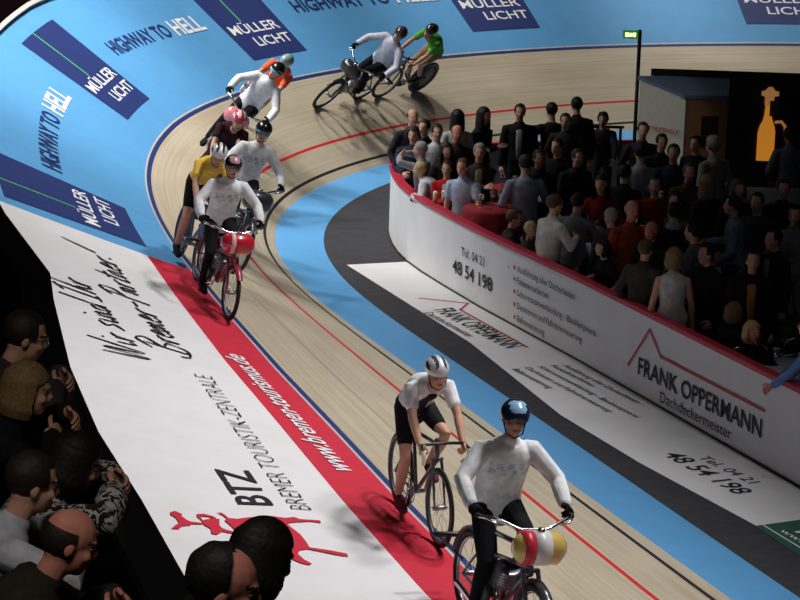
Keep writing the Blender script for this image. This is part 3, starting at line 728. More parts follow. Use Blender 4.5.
    k = MB(); k.torus(bb+X*.075, .10, .006, n=28, k=5); k.tube([bb-X*.09, bb+X*.09], .022); k.tube([bb+X*.09, bb+V((.10, -.05, -.155))], .012); k.tube([bb-X*.09, bb+V((-.10, .05, .155))], .012)
    cr = k.obj('crankset', M['alu'], root)
    for s, q in ((1, (.14, -.05, -.155)), (-1, (-.14, .05, .155))): MB().box(bb+V(q), (.08, .07, .022)).obj('pedal', M['black'], cr)
    MB().box((0, -.93, .50), (.34, .03, .03)).tube([(-.15, -.93, .5), (-.06, -.60, .42)], .008).tube([(.15, -.93, .5), (.06, -.60, .42)], .008).tube([(-.17, -.94, .5), (.17, -.94, .5)], .02, n=10).obj('rear_roller', M['black'], root)
    root.matrix_world = mw; return root
PACE = dict(pel=(0, -.25, .97), lean=14, hunch=.02, wl=(-.36, .17, 1.07), wr=(.36, .17, 1.07), hd_l=(0, 1, -.1), hd_r=(0, 1, -.1), pole_l=(-1, -.3, -.5), pole_r=(1, -.3, -.5),
            al=(-.13, .0, .52), ar=(.13, -.11, .21), fd=(0, 1, -.15), kpole=(.12, 1, .3), topn='jersey', sleeve='long', bot=(24, 24, 28), glove=(22, 22, 24), hair='none', collar=True, fl=.02, hem=-.2)
RACE = dict(pel=(0, -.18, 1.0), lean=52, hunch=.07, wl=(-.19, .56, .84), wr=(.19, .56, .84), hd_l=(0, .75, -.66), hd_r=(0, .75, -.66), thumb=(0, .6, .8), pole_l=(-1, -.4, -.3), pole_r=(1, -.4, -.3), nf=.5,
            al=(-.11, -.02, .52), ar=(.11, -.14, .215), fd=(0, 1, -.25), topn='jersey', sleeve='short', bot=(24, 24, 28), legs_to=.72, hair='none', collar=False, fl=.007, hem=-.12, tight=1, curl=55, w=.95, hp=0)
def rider(base, s, u, roll, yaw=0, **kw):
    m = frame(s, u, R(roll), R(yaw)); d = dict(base); d.update(kw); d['M'] = m; person(d); return m

# ------------------------------------------------------------------ the race
WJ = (236, 238, 248)
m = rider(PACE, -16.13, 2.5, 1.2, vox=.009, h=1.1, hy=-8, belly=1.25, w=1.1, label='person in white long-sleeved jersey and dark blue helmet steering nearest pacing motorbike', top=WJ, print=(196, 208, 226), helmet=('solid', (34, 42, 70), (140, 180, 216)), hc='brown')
derny(m @ Matrix.Scale(1.1, 4), 'pacing motorbike with yellow and white fuel tank nearest the camera', (70, 72, 84), (226, 196, 110), [(-.06, .06, (232, 232, 232)), (.06, .14, (206, 50, 70))])
m = rider(RACE, -13.27, 2.15, -5.0, vox=.009, h=1.05, pel=(0, -.18, 1.0), label='person in white jersey racing with silver ribbed helmet behind nearest pacer', top=(232, 232, 236), bot=(30, 30, 34), helmet=('vent', (214, 216, 220), (70, 74, 82)), lean=56, hp=-4, inner=(40, 40, 46), shoe=(120, 40, 56))
racing_bike(m @ Matrix.Scale(1.05, 4), 'racing bicycle with white bar tape on red border behind nearest motorbike', (60, 62, 70), grips=(236, 230, 220))
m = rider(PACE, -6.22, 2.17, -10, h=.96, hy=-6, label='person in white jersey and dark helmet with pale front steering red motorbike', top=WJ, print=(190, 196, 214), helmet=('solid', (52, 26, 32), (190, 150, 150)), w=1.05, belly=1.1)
derny(m @ Matrix.Scale(.96, 4), 'red pacing motorbike with rounded red fuel tank leading the bunch', (150, 44, 66), (198, 28, 52), [(.05, .10, (226, 190, 190))])
m = rider(RACE, -4.80, 2.16, -8.5, hy=-10, hp=-12, label='person in yellow jersey with white and black striped helmet crouching on bicycle', top=(236, 198, 84), helmet=('vent', (236, 236, 238), (40, 42, 50)), glove=(60, 66, 80))
racing_bike(m, 'blue-grey racing bicycle ridden beside red motorbike near dark blue line', (92, 116, 150), disc=True, grips=(40, 44, 52))
m = rider(PACE, -3.29, 1.22, -8.3, hy=-14, label='person in white jersey with glossy black helmet and teal goggles on motorbike', top=WJ, print=(190, 196, 214), helmet=('solid', (24, 24, 26)), goggles=(70, 130, 150))
derny(m, 'dark pacing motorbike half hidden behind leading red one', (56, 58, 66), (60, 62, 70))
m = rider(RACE, -1.57, 1.33, -9.8, hy=6, hp=-10, label='person in black and red jersey with red and white helmet on bicycle', top=(52, 26, 32), bot=(46, 22, 26), helmet=('vent', (206, 60, 76), (232, 226, 228)), glove=(226, 220, 216))
racing_bike(m, 'dark red racing bicycle between yellow rider and blue border', (110, 30, 40))
m = rider(PACE, 1.8, 1.42, 3.2, hy=-20, label='person in white jersey and black helmet leaning steeply on motorbike in bend', top=WJ, helmet=('solid', (26, 26, 28)), goggles=(120, 190, 214))
derny(m, 'pacing motorbike with pink and green tank entering the bend', (40, 40, 46), (214, 120, 130), [(-.14, -.05, (120, 170, 120))])
m = rider(RACE, 3.6, 1.51, 2.5, hy=-10, hp=-8, label='person in orange jersey with grey-green helmet behind steeply leaning pacer', top=(232, 100, 62), bot=(200, 70, 60), helmet=('vent', (128, 158, 154), (150, 172, 170)), skin=SK2)
racing_bike(m, 'orange racing bicycle under rider in orange jersey', (214, 96, 54))
m = rider(PACE, 7.07, 1.38, 3.2, hy=8, label='person in white jersey with brown helmet on last motorbike below blue border', top=(206, 210, 226), helmet=('solid', (70, 56, 52)))
derny(m, 'black pacing motorbike on far side of bend below blue border', (34, 34, 38), (40, 40, 44))
m = rider(RACE, 8.62, 1.34, -2.5, hy=5, hp=-8, label='person in bright green jersey with dark helmet crouching on farthest bicycle', top=(104, 190, 72), bot=(170, 140, 110), helmet=('vent', (60, 54, 56), (30, 30, 32)))
racing_bike(m, 'dark racing bicycle farthest round the bend under green rider', (40, 40, 44), disc=True)

# ------------------------------------------------------------------ the crowd in the infield
PO = dict(
 stand={}, fold=dict(wr=(-.08, .25, 1.17), wl=(.08, .23, 1.13), curl=10), drink=dict(wr=(.13, .30, 1.20), curl=48, hd_r=(-.5, .8, .2), thumb=None), rail=dict(lean=16, pel=(0, -.12, .92), wl=(-.24, .36, .96), wr=(.24, .36, .96)),
 rail1=dict(lean=9, wl=(-.24, .34, .97)), railr=dict(lean=9, wr=(.26, .34, .97)), phone=dict(wl=(-.08, .34, 1.50), wr=(.09, .32, 1.52), curl=50), akim=dict(wl=(-.27, .05, 1.02), wr=(.27, .05, 1.02), pole_l=(-1, -.3, .1), pole_r=(1, -.3, .1), curl=50),
 pocket=dict(wl=(-.22, .10, .90), wr=(.22, .10, .90)), bend=dict(lean=38, hunch=.03, pel=(0, -.2, .92), wl=(-.18, .22, 1.10), wr=(.18, .22, 1.10), hd_l=(.3, .5, -.5), hd_r=(-.3, .5, -.5), curl=45), talk=dict(wr=(.18, .34, 1.12), wl=(-.2, .2, .95)),
 seat=dict(pel=(0, -.1, .52), lean=8, al=(-.12, .34, .085), ar=(.12, .34, .085), wl=(-.17, .32, .76), wr=(.17, .32, .76)))
def crowd(hx, hy_, hz, yaw, pose, label, **kw):
    d = dict(PO[pose]); d.update(kw); d['label'] = label; d.setdefault('group', 'people seated in the infield' if pose == 'seat' else 'people standing in the infield')
    if d.get('fem'): d.setdefault('w', .88)
    hc = person(dict(d, probe=1)); h = min(max((hz-FLOOR)/hc.z, .84), 1.08)
    if pose == 'seat' : h = min(max(h, .8), 1.05)
    p = Matrix.Rotation(R(yaw), 3, 'Z') @ V((hc.x*h, hc.y*h, 0))
    d.update(h=h, yaw=yaw, at=(hx-p.x, hy_-p.y, FLOOR)); r = person(d)
    return r
DK, BLK, NV, OL = (44, 42, 48), (28, 27, 31), (42, 46, 66), (56, 52, 44)
LB, GR, WH = (164, 184, 212), (112, 114, 124), (212, 212, 218)
C = crowd
C(.11, 36.85, 1.46, 170, 'rail1', 'dark curly-haired person in navy jacket at outermost corner of boards', wr=(.12, .22, 1.04), top=NV, topn='jacket', hair='curly', hc='dark')
C(.20, 35.72, 1.45, 70, 'phone', 'grey-haired person in grey top raising both hands to take a picture', top=(150, 152, 160), hc='grey')
C(.20, 35.45, 1.22, 75, 'bend', 'pale-haired person in white hooded jacket bending over red rail', top=(206, 208, 216), topn='jacket', hc='blond', fl=.03)
C(.56, 34.80, 1.36, 170, 'drink', 'dark-haired person in bright red sweater holding a beer at rail', wr=(-.02, .26, 1.12), top=(178, 28, 42), topn='sweater', inner=(190, 170, 170), hc='dark', group='people standing at the boards')
C(.75, 34.20, 1.49, 160, 'rail1', 'brown-haired person in light blue T-shirt with one arm on red rail', top=(186, 204, 226), sleeve='short', hc='brown', bot=(40, 40, 50), wl=(-.22, .40, 1.0))
C(.44, 36.79, 1.52, 190, 'stand', 'person in pale grey shirt with dark badges facing the camera', top=(186, 188, 194), hc='dark')
C(.10, 37.69, 1.58, 200, 'pocket', 'balding person in black jacket behind curly-haired one at corner', top=DK, topn='jacket', hair='bald', hc='dark')
C(.26, 37.28, 1.50, 150, 'stand', 'dark-haired person in black coat next to balding one at corner', top=BLK, topn='jacket', hc='black')
C(.73, 37.82, 1.58, 10, 'stand', 'person with dark long hair and pale cardigan seen from behind', top=(170, 172, 166), topn='cardigan', hair='long', hc='black', fem=1)
C(.71, 36.38, 1.58, 195, 'pocket', 'ruddy bald person in dark shirt before pale cardigan', top=OL, hair='bald', hc='brown', skin=SKR)
C(.56, 35.55, 1.48, 200, 'stand', 'long dark-haired smiling person squeezed behind red sweater', top=DK, topn='jacket', hair='long', hc='dark', fem=1)
C(.99, 35.05, 1.55, 180, 'fold', 'grey-haired person in dark olive jacket with folded arms', top=OL, topn='jacket', hc='grey', belly=1.2, inner=(120, 110, 100))
C(1.13, 38.09, 1.58, 230, 'fold', 'slim person with long black hair and black jacket before the track', top=BLK, topn='jacket', hair='long', hc='black', fem=1)
C(1.65, 38.49, 1.58, 180, 'stand', 'person in black suit and pale shirt silhouetted before the track', top=BLK, topn='jacket', inner=(150, 150, 156), hc='black', fl=.025, hem=-.36)
C(2.12, 38.84, 1.57, 20, 'akim', 'silhouetted person in black with hands on hips before red line', top=BLK, topn='sweater', hc='black')
C(2.30, 38.30, 1.50, 170, 'pocket', 'shorter person in dark olive top in front of tallest silhouette', top=(50, 46, 42), hc='dark')
C(2.51, 39.25, 1.60, 15, 'stand', 'tallest silhouetted person in black jacket before red line', top=BLK, topn='jacket', hc='black', fl=.025)
C(2.94, 39.65, 1.33, 170, 'rail', 'curly-haired person in dark sweater at black handrail', top=DK, topn='sweater', hair='curly', hc='black')
C(1.55, 34.01, 1.60, 10, 'talk', 'person in grey-blue shirt with back turned beside red table', top=(132, 142, 162), hc='dark', w=1.05, bot=(30, 30, 36))
C(1.76, 34.60, 1.57, 190, 'stand', 'dark-faced person just beyond grey-blue shirted back', top=BLK, topn='jacket', hc='black', skin=skin((150, 108, 88)))
C(1.82, 31.50, 1.55, -60, 'drink', 'brown-haired person in white long-sleeved shirt standing behind bullet list', top=(206, 204, 200), hc='brown', belly=1.15, bot=(34, 34, 40), w=1.05)
C(2.12, 31.95, 1.50, -30, 'talk', 'person in dull grey shirt half hidden behind white shirt', top=GR, hc='dark')
C(1.58, 32.30, 1.06, 203, 'seat', 'blond child sitting behind the boards near phone number', top=(70, 64, 50), hair='short', hc='blond')
C(1.40, 32.95, 1.08, 265, 'seat', 'brown-haired seated person beside blond child', top=(64, 52, 46), hc='brown')
C(2.40, 32.05, 1.15, 150, 'seat', 'dark-haired seated person with white sleeve beside white shirt', top=(176, 176, 178), hair='long', hc='black', fem=1)
C(2.31, 30.30, 1.28, 110, 'talk', 'person with black hair and black top leaning at rail', top=BLK, topn='sweater', sleeve='short', hair='bob', hc='black', fem=1, lean=14)
C(2.46, 31.20, 1.47, 20, 'stand', 'dark grey haired person seen from behind beyond black top', top=(54, 54, 58), topn='jacket', hc='grey')
C(2.68, 30.78, 1.64, -160, 'stand', 'bald person in rust-orange jacket with strap', top=(142, 62, 38), topn='jacket', hair='bald', hc='grey', skin=SKR)
C(2.86, 30.28, 1.50, 150, 'stand', 'bald stout grey-sided person right of rust jacket', top=(40, 38, 40), topn='jacket', hair='bald', hc='grey', belly=1.2, skin=SKR)
C(3.20, 31.10, 1.57, 0, 'pocket', 'dark-haired person with pale collar over black coat seen from behind', top=BLK, topn='jacket', hc='black', scarf=(150, 150, 156))
C(2.72, 29.20, 1.50, -40, 'pocket', 'brown-haired person in patterned charcoal jacket behind roof sign', top=(66, 62, 58), topn='jacket', hc='brown', w=1.08, hem=-.36)
C(2.98, 28.72, 1.52, 0, 'stand', 'grey-blond person in white sleeveless top seen from behind', top=(196, 196, 194), sleeve='none', hair='bob', hc='darkblond', fem=1)
C(3.30, 29.90, 1.58, 60, 'talk', 'black-haired person with grey shirt turning left in mid crowd', top=(98, 100, 108), hc='black')
C(3.34, 28.85, 1.54, 120, 'pocket', 'dark-haired person in long black coat facing left behind boards', top=BLK, topn='jacket', hc='black', hem=-.5, fl=.03, w=1.06)
C(3.94, 31.62, 1.58, 80, 'talk', 'tall person in slate blue shirt in mid crowd', top=(112, 122, 140), hc='dark', w=1.06)
C(3.80, 28.36, 1.58, 175, 'stand', 'dark-haired person in black jacket with tan shirt front', top=BLK, topn='jacket', inner=(170, 122, 76), hc='dark', fl=.025, hem=-.36)
C(4.17, 29.60, 1.58, 120, 'stand', 'black-haired person in black suit beside tan shirt front', top=(30, 30, 36), topn='jacket', inner=(120, 120, 128), hc='black')
C(4.62, 31.10, 1.58, 170, 'pocket', 'dark-haired person in grey shirt and light trousers at right edge', top=(116, 118, 124), bot=(120, 116, 112), hc='black')
C(3.60, 28.05, 1.08, -60, 'seat', 'blond person sitting with back turned at white table', top=DK, hair='bob', hc='darkblond', fem=1)
C(3.68, 27.15, 1.08, 208, 'seat', 'blonde smiling person sitting at white table facing the camera', top=BLK, hair='bob', hc='blond', fem=1)
C(4.05, 25.90, 1.44, 70, 'rail', 'balding person in blue shirt with spectacles leaning on rail at right edge', top=(112, 146, 204), hair='bald', hc='grey', specs=1, skin=SKR)
C(2.45, 32.80, 1.58, 160, 'talk', 'dark-haired person in dull red jacket in rear crowd', top=(122, 32, 28), topn='jacket', hair='long', hc='black', fem=1)
C(3.12, 32.82, 1.58, 170, 'talk', 'black-haired person in dark red sweater with pale badge', top=(112, 26, 30), topn='sweater', hc='black')
C(4.17, 36.00, 1.59, 40, 'pocket', 'grey-haired hefty person in pale grey jacket by amber bottle sign', top=(128, 124, 120), topn='jacket', hair='curly', hc='grey', w=1.12, belly=1.2)
C(3.80, 33.25, 1.55, 30, 'stand', 'shoulder-length blond person in dark top in rear crowd', top=DK, hair='long', hc='darkblond', fem=1)
C(4.16, 32.80, 1.58, 200, 'stand', 'brown-haired person in black top beside shoulder-length blond', top=BLK, hair='bob', hc='brown', fem=1)
C(4.72, 32.85, 1.58, 180, 'stand', 'spectacled person in black jacket below bottle sign', top=BLK, topn='jacket', hc='dark', specs=1)
C(4.30, 32.10, 1.54, 150, 'pocket', 'short-haired person in charcoal sweater behind slate blue shirt', top=(52, 52, 56), topn='sweater', hc='dark')
C(5.40, 37.38, 1.55, 10, 'talk', 'person in slate shirt standing before amber bottle sign', top=(88, 94, 108), hc='black', skin=skin((150, 108, 88)))
C(3.14, 35.35, 1.57, 10, 'stand', 'person in pale grey shirt with back turned below exit lamp', top=(138, 138, 142), hc='black')
C(3.52, 36.35, 1.55, 190, 'stand', 'black-clad person in front of cream booth panel', top=BLK, topn='jacket', hc='black')
C(3.56, 35.11, 1.61, 170, 'talk', 'person in dark blue jacket before wooden booth', top=(36, 40, 58), topn='jacket', hc='dark')
C(3.66, 33.95, 1.56, 185, 'stand', 'person in brown jacket between red sweater and booth', top=(70, 52, 40), topn='jacket', hc='brown')
C(3.28, 31.70, 1.58, 120, 'stand', 'dark-haired person in grey-green jacket in mid crowd', top=(66, 70, 64), topn='jacket', hc='dark')
C(2.82, 33.75, 1.56, -20, 'pocket', 'person in black jacket between dull red and dark red tops', top=BLK, topn='jacket', hc='black')
C(3.34, 37.35, 1.55, 180, 'pocket', 'person in dark jacket beside exit lamp post', top=DK, topn='jacket', hc='dark')
C(4.02, 36.75, 1.48, 150, 'stand', 'dark-haired person in black sweater beside hefty grey jacket', top=BLK, topn='sweater', hc='black')
C(2.06, 36.0, 1.5, 150, 'talk', 'dark-haired person in black sweater behind red table', top=BLK, topn='sweater', hc='black')
C(2.30, 35.2, 1.5, 200, 'stand', 'person in very dark green jacket in gap behind grey-blue shirt', top=(30, 38, 34), topn='jacket', hc='dark')

# ------------------------------------------------------------------ seated spectators on the near stand
def pattern_mat():
    m = mat('patterned_blouse', (60, 60, 64), .9); nt = m.node_tree; b = nt.nodes['Principled BSDF']
    nz = [n for n in nt.nodes if n.type == 'TEX_NOISE'][0]; nz.inputs['Scale'].default_value = 22; nz.inputs['Detail'].default_value = 1; nz.inputs['Distortion'].default_value = 2.
    rp = [n for n in nt.nodes if n.type == 'VALTORGB'][0]; e = rp.color_ramp.elements
    e[0].position = .47; e[1].position = .53; e[0].color = lin((24, 24, 28))+(1,); e[1].color = lin((190, 188, 186))+(1,)
    return m
PATT = pattern_mat()
SP = dict(pel=(0, -.25, .55), lean=30, hunch=.03, al=(-.12, .22, .085), ar=(.12, .22, .085), vox=.0075, kpole=(0, 1, .4))
def spect(hx, hy_, hz, yaw, label, rail=((-.22, .40), (.20, .40)), **kw):
    d = dict(SP); d.update(kw); d['label'] = label; d['group'] = 'seated spectators at the parapet'
    hc = person(dict(d, probe=1)); p0 = Matrix.Rotation(R(yaw), 3, 'Z') @ V((hc.x, hc.y, 0))
    z0 = hz-hc.z
    if 'wl' not in kw: d['wl'] = (-.11, hc.y+.17, 4.255-z0); d['hd_l'] = (.8, .45, -.15)
    if 'wr' not in kw: d['wr'] = (.13, hc.y+.12, 4.26-z0); d['hd_r'] = (-.8, .45, -.15)
    if kw.get('chin'): 
        d['wr'] = tuple(hc+V((.05, .09, -.19)))
    # the seat follows the sitter: keep the feet on the deck
    d['al'] = (-.12, .2, DECK-z0+.085); d['ar'] = (.12, .2, DECK-z0+.085)
    d.update(yaw=yaw, at=(hx-p0.x, hy_-p0.y, z0)); r = person(d)
    pz = z0+d['pel'][2]-.13; q = Matrix.Rotation(R(yaw), 3, 'Z') @ V((0, d['pel'][1]-.02, 0))
    st = empty('seat', None, 'seat', (hx-p0.x+q.x, hy_-p0.y+q.y, DECK), R(yaw), 'dark folding seats on the near stand')
    tag(st, 'dark seat under ' + kw.get('who', 'spectator'))
    MB().box((0, 0, pz-DECK-.03), (.40, .38, .05)).obj('seat_pan', M['dark'], st, smooth=False)
    MB().box((0, -.24, pz-DECK+.12), (.40, .04, .34)).obj('backrest', M['dark'], st, smooth=False)
    MB().box((0, -.05, (pz-DECK-.05)/2), (.06, .2, pz-DECK-.06)).obj('pedestal', M['black'], st, smooth=False)
    return r
spect(-1.12, 8.94, 4.50, -78, 'bald person in dark green jacket with white cuff leaning on parapet', who='bald person', top=(42, 44, 36), topn='jacket', hair='bald', hc='dark', skin=SKR, hp=-22, cuff=(224, 226, 232), w=1.1, belly=1.1, fl=.022)
spect(-1.37, 9.79, 4.45, -70, 'dark-haired person in pale grey shirt behind bald person', who='person in pale grey shirt', top=(186, 192, 202), hair='short', hc='dark', hp=-14, lean=26)
spect(-1.28, 10.42, 4.35, -72, 'dark-haired person in black and white patterned blouse with elbow on parapet', who='patterned blouse', top=(70, 70, 74), hair='bob', hc='black', hp=-24, fem=1, topm=PATT, fl=.03, specs=1)
spect(-1.61, 11.37, 4.40, -80, 'blonde person resting chin on fist at parapet', who='blonde spectator', top=(26, 25, 28), topn='jacket', hair='bob', hc='darkblond', hp=-12, fem=1, chin=1, watch=1, hy=-5)
spect(-1.72, 12.05, 4.47, -78, 'spectacled person in dark grey jacket leaning beyond blonde spectator', who='spectacled person', top=(58, 54, 56), topn='jacket', hair='short', hc='dark', hp=-16, specs=1, fl=.03)
spect(-.455, 7.05, 5.0, -88, 'person with receding dark hair in foreground at bottom edge', who='person with receding hair', top=(30, 30, 34), topn='jacket', hair='reced', hc='black', hp=-14, skin=SKR)
spect(-.40, 8.12, 4.74, -55, 'person with straight black hair just beyond receding-haired one', who='black-haired person', top=(24, 24, 26), hair='bob', hc='black', hp=-20, fem=1)

# ------------------------------------------------------------------ things in the infield
def table(x, y, r, h, clothm, label, rz=0):
    t = empty('table', label, 'table', (x, y, FLOOR), rz)
    MB().tube([(0, 0, h-.03), (0, 0, h)], r, n=28, caps=False).obj('table_top', M['ply'], t)
    MB().tube([(0, 0, .03), (0, 0, h-.03)], .03).obj('leg', M['chrome'], t)
    MB().tube([(0, 0, .0), (0, 0, .03)], .24, n=20, caps=False).obj('base', M['black'], t)
    vs = []; n = 48
    for i in range(n):
        a = 2*PI*i/n; w = 1+.05*math.sin(a*8)
        for rr, z in ((0.02, h+.012), (r+.01, h+.012), (r+.02, h-.02), ((r+.03)*w, h-.22), ((r+.035)*w*1.02, h-.34)): vs.append((rr*math.cos(a), rr*math.sin(a), z))
    fs = [(i*5+j, ((i+1) % n)*5+j, ((i+1) % n)*5+j+1, i*5+j+1) for i in range(n) for j in range(4)]+[tuple(i*5 for i in range(n))]
    c = MB().add(vs, fs).obj('tablecloth', clothm, None); c.location = (x, y, FLOOR)
    return t, c
def drink(x, y, z, label, beer=True, group='glasses in the infield'):
    g_ = empty('beer_glass' if beer else 'wine_glass', label, 'glass', (x, y, z), 0, group)
    if beer:
        MB().tube([(0, 0, .0), (0, 0, .01), (0, 0, .15)], [.026, .028, .036], n=16, caps=False).obj('glass_body', M['glass'], g_)
        MB().tube([(0, 0, .008), (0, 0, .11)], [.025, .031], n=14, caps=False).obj('beer', M['beer'], g_); MB().tube([(0, 0, .111), (0, 0, .145)], [.031, .034], n=14).obj('foam', M['foam'], g_)
    else:
        MB().tube([(0, 0, 0), (0, 0, .006)], .034, n=16, caps=False).tube([(0, 0, .005), (0, 0, .09)], .005, n=8).tube([(0, 0, .09), (0, 0, .12), (0, 0, .16), (0, 0, .19)], [.008, .034, .038, .03], n=16, caps=False).obj('glass_body', M['glass'], g_)
    return g_
t, c = table(1.15, 33.9, .36, 1.08, M['redcloth'], 'standing table under red cloth beside light blue T-shirt'); tag(c, 'red cloth on table near light blue T-shirt', 'tablecloth')
for dx, dy in ((-.15, -.1), (.0, .12), (.16, -.06), (.1, .18)): drink(1.15+dx, 33.9+dy, FLOOR+1.095, 'empty glass on red table near light blue T-shirt', False, 'glasses on red table near light blue T-shirt')
t, c = table(1.50, 35.35, .36, 1.08, M['redcloth'], 'standing table under red cloth beyond grey-blue shirted back'); tag(c, 'red cloth on table beyond grey-blue shirted back', 'tablecloth')
for dx, dy in ((-.18, .05), (-.02, -.14), (.1, .1)): drink(1.50+dx, 35.35+dy, FLOOR+1.095, 'empty glass on red table beyond grey-blue shirt', False, 'glasses on red table beyond grey-blue shirt')
t, c = table(4.12, 27.15, .42, .76, M['whitecloth'], 'low round table under white cloth by seated blonde'); tag(c, 'white cloth on low table by seated blonde', 'tablecloth')
for dx, dy in ((-.18, .05), (.05, -.14), (.12, .12)): drink(4.12+dx, 27.15+dy, FLOOR+.775, 'empty glass on white table by seated blonde', False, 'glasses on white table by seated blonde')
drink(.53, 34.47, .96, 'beer glass with white foam held by person in red sweater'); drink(.42, 34.62, HB-.01, 'beer glass standing on red rail by red sweater')
def chair(x, y, rz, label):
    t = empty('bistro_chair', label, 'chair', (x, y, FLOOR), R(rz), 'metal chairs around the tables')
    MB().tube([(0, 0, .44), (0, 0, .465)], .20, n=20, caps=False).obj('seat', M['black'], t)
    for sx in (-1, 1):
        for sy in (-1, 1): MB().tube([(sx*.14, sy*.14, .44), (sx*.18, sy*.18, .01)], .011, n=8).obj('leg', M['chrome'], t)
    MB().tube([(-.19, -.15, .44), (-.20, -.21, .70), (-.13, -.235, .86), (0, -.24, .90), (.13, -.235, .86), (.20, -.21, .70), (.19, -.15, .44)], .011, n=8).obj('back_frame', M['chrome'], t)
    MB().tube([(-.18, -.21, .70), (0, -.225, .72), (.18, -.21, .70)], .009, n=6).obj('back_rail', M['chrome'], t)
chair(4.35, 27.75, 200, 'chrome-framed chair beyond white table'); chair(4.62, 27.0, 110, 'chrome-framed chair on far right of white table')
chair(3.56, 28.03, 120, 'chrome-framed chair under blond person with back turned'); chair(3.66, 27.24, 190, 'chrome-framed chair under smiling blonde person')
chair(2.45, 32.12, 150, 'chrome-framed chair under person with white sleeve'); chair(1.64, 32.44, 203, 'chrome-framed chair under blond child'); chair(1.52, 33.03, 265, 'chrome-framed chair under brown-haired seated person')
# exit lamp post
ex = empty('exit_lamp', 'green lit exit sign on black post at far edge of infield', 'sign', (3.37, 39.0, FLOOR))
MB().tube([(0, 0, 0), (0, 0, 2.82)], .028, n=10).tube([(0, 0, 2.80), (-.24, 0, 2.80)], .018, n=8).tube([(0, 0, 0), (0, 0, .02)], .16, n=16, caps=False).obj('post', M['black'], ex)
MB().box((-.135, 0, 2.76), (.22, .07, .115)).obj('lamp_box', M['exitg'], ex, smooth=False)
MB().box((-.19, -.038, 2.76), (.05, .006, .06)).box((-.135, -.038, 2.76), (.05, .006, .05)).box((-.08, -.038, 2.76), (.04, .006, .06)).obj('pictogram', M['exitw'], ex, smooth=False)
# handrail
hr_ = empty('handrail', 'black metal handrail along far side of infield', 'railing', (0, 0, 0))
HP = [(1.75, 39.75), (2.4, 39.9), (3.28, 40.0)]
MB().tube([(x, y, 1.17) for x, y in HP], .022, n=8).obj('top_bar', M['black'], hr_)
for i in range(9):
    x = 1.8+i*.18; MB().tube([(x, 39.75+(x-1.75)*.16, FLOOR), (x, 39.75+(x-1.75)*.16, 1.17)], .012 if i % 4 else .022, n=6).obj('upright', M['black'], hr_)
# wooden booth
bo = empty('wooden_booth', 'low booth with plywood front, cream side panel and grey-blue roof', 'booth', (4.30, 38.55, FLOOR))
w, dp, hh = .95, .9, 1.98
MB().box((.12, -.4, hh/2), (.80, .04, hh)).box((.52, 0, hh/2), (.04, .8, hh)).box((.12, .4, hh/2), (.80, .04, hh)).obj('wall', M['ply'], bo, smooth=False)
side = MB().add([(-.30, -.43, 0), (-.30, -.43, 1.95), (-.92, .15, 2.12), (-.92, .15, 0), (-.30, -.39, 0), (-.30, -.39, 1.95), (-.90, .19, 2.12), (-.90, .19, 0)], [(0, 1, 2, 3), (7, 6, 5, 4), (0, 4, 5, 1), (1, 5, 6, 2), (2, 6, 7, 3), (3, 7, 4, 0)]).obj('side_panel', M['panelw'], bo, smooth=False)
side['label'] = 'cream side panel'
MB().add([(-.78+.1*i, .005-.094*i, 1.50+.02*math.sin(i*2.1)) for i in range(5)]+[(-.78+.1*i, .005-.094*i, 1.56+.02*math.sin(i*1.3)) for i in range(5)], [(i, i+1, i+6, i+5) for i in range(4)])
lettering('Bremer', lambda a, b: V((-.86+.52*a, .07-.49*a, b))+V((-.012, -.012, 0)), (.0, 1.45), (1.0, 1.45), (.0, 1.54), M['rim'], bo)
MB().add([(-.32, -.45, 1.97), (.58, -.45, 2.0), (.58, .44, 2.16), (-.95, .2, 2.14), (-.32, -.45, 2.02), (.58, -.45, 2.05), (.58, .44, 2.21), (-.95, .2, 2.19)], [(0, 1, 2, 3), (7, 6, 5, 4), (0, 4, 5, 1), (1, 5, 6, 2), (2, 6, 7, 3), (3, 7, 4, 0)]).obj('roof', M['roofg'], bo, smooth=False)
MB().box((.06, -.425, 1.50), (.24, .02, .46)).obj('window', M['black'], bo, smooth=False)
MB().box((.2, .3, 2.24), (1.9, .06, .10)).obj('roof_beam', M['black'], bo, smooth=False)
# big display panel with the glowing bottle
dp_ = empty('display_panel', 'large black display stand with glowing amber bottle', 'display', (5.70, 37.95, FLOOR))
MB().box((-.05, .06, 1.20), (2.1, .08, 2.4)).obj('panel', M['black'], dp_, smooth=False)
MB().box((-1.08, .03, 1.20), (.05, .05, 2.4)).box((-.05, .03, 2.38), (2.1, .05, .05)).obj('frame', M['plastic'], dp_, smooth=False)
def prism(pts, y0, y1):
    n = len(pts); return MB().add([(x, y0, z) for x, z in pts]+[(x, y1, z) for x, z in pts], [tuple(range(n)), tuple(range(2*n-1, n-1, -1))]+[(i, i+n, (i+1) % n+n, (i+1) % n) for i in range(n)])
BX, BZ = -.54, 1.14
out = [(-.125, 0), (.12, 0), (.12, .42), (.105, .50), (.06, .62), (.055, .80), (-.035, .80), (-.045, .66), (-.06, .58), (-.10, .50), (-.125, .40)]
bt = prism([(BX+x, BZ+z) for x, z in out], -.03, .02).obj('bottle', M['bottle'], dp_, smooth=False); bt['label'] = 'glowing amber bottle shape'
prism([(BX+x, BZ+z) for x, z in ((-.05, .80), (.07, .80), (.08, .93), (.14, .94), (.14, 1.0), (.10, 1.0), (.05, 1.06), (.0, 1.06), (-.06, 1.0), (-.10, 1.0), (-.10, .94), (-.05, .92))], -.035, .02).obj('bottle_top', M['cream'], dp_, smooth=False)
MB().tube([(BX+.12, -.01, BZ+.56), (BX+.20, -.01, BZ+.57), (BX+.26, -.01, BZ+.50), (BX+.27, -.01, BZ+.38)], .022, n=8).obj('handle', M['cream'], dp_)
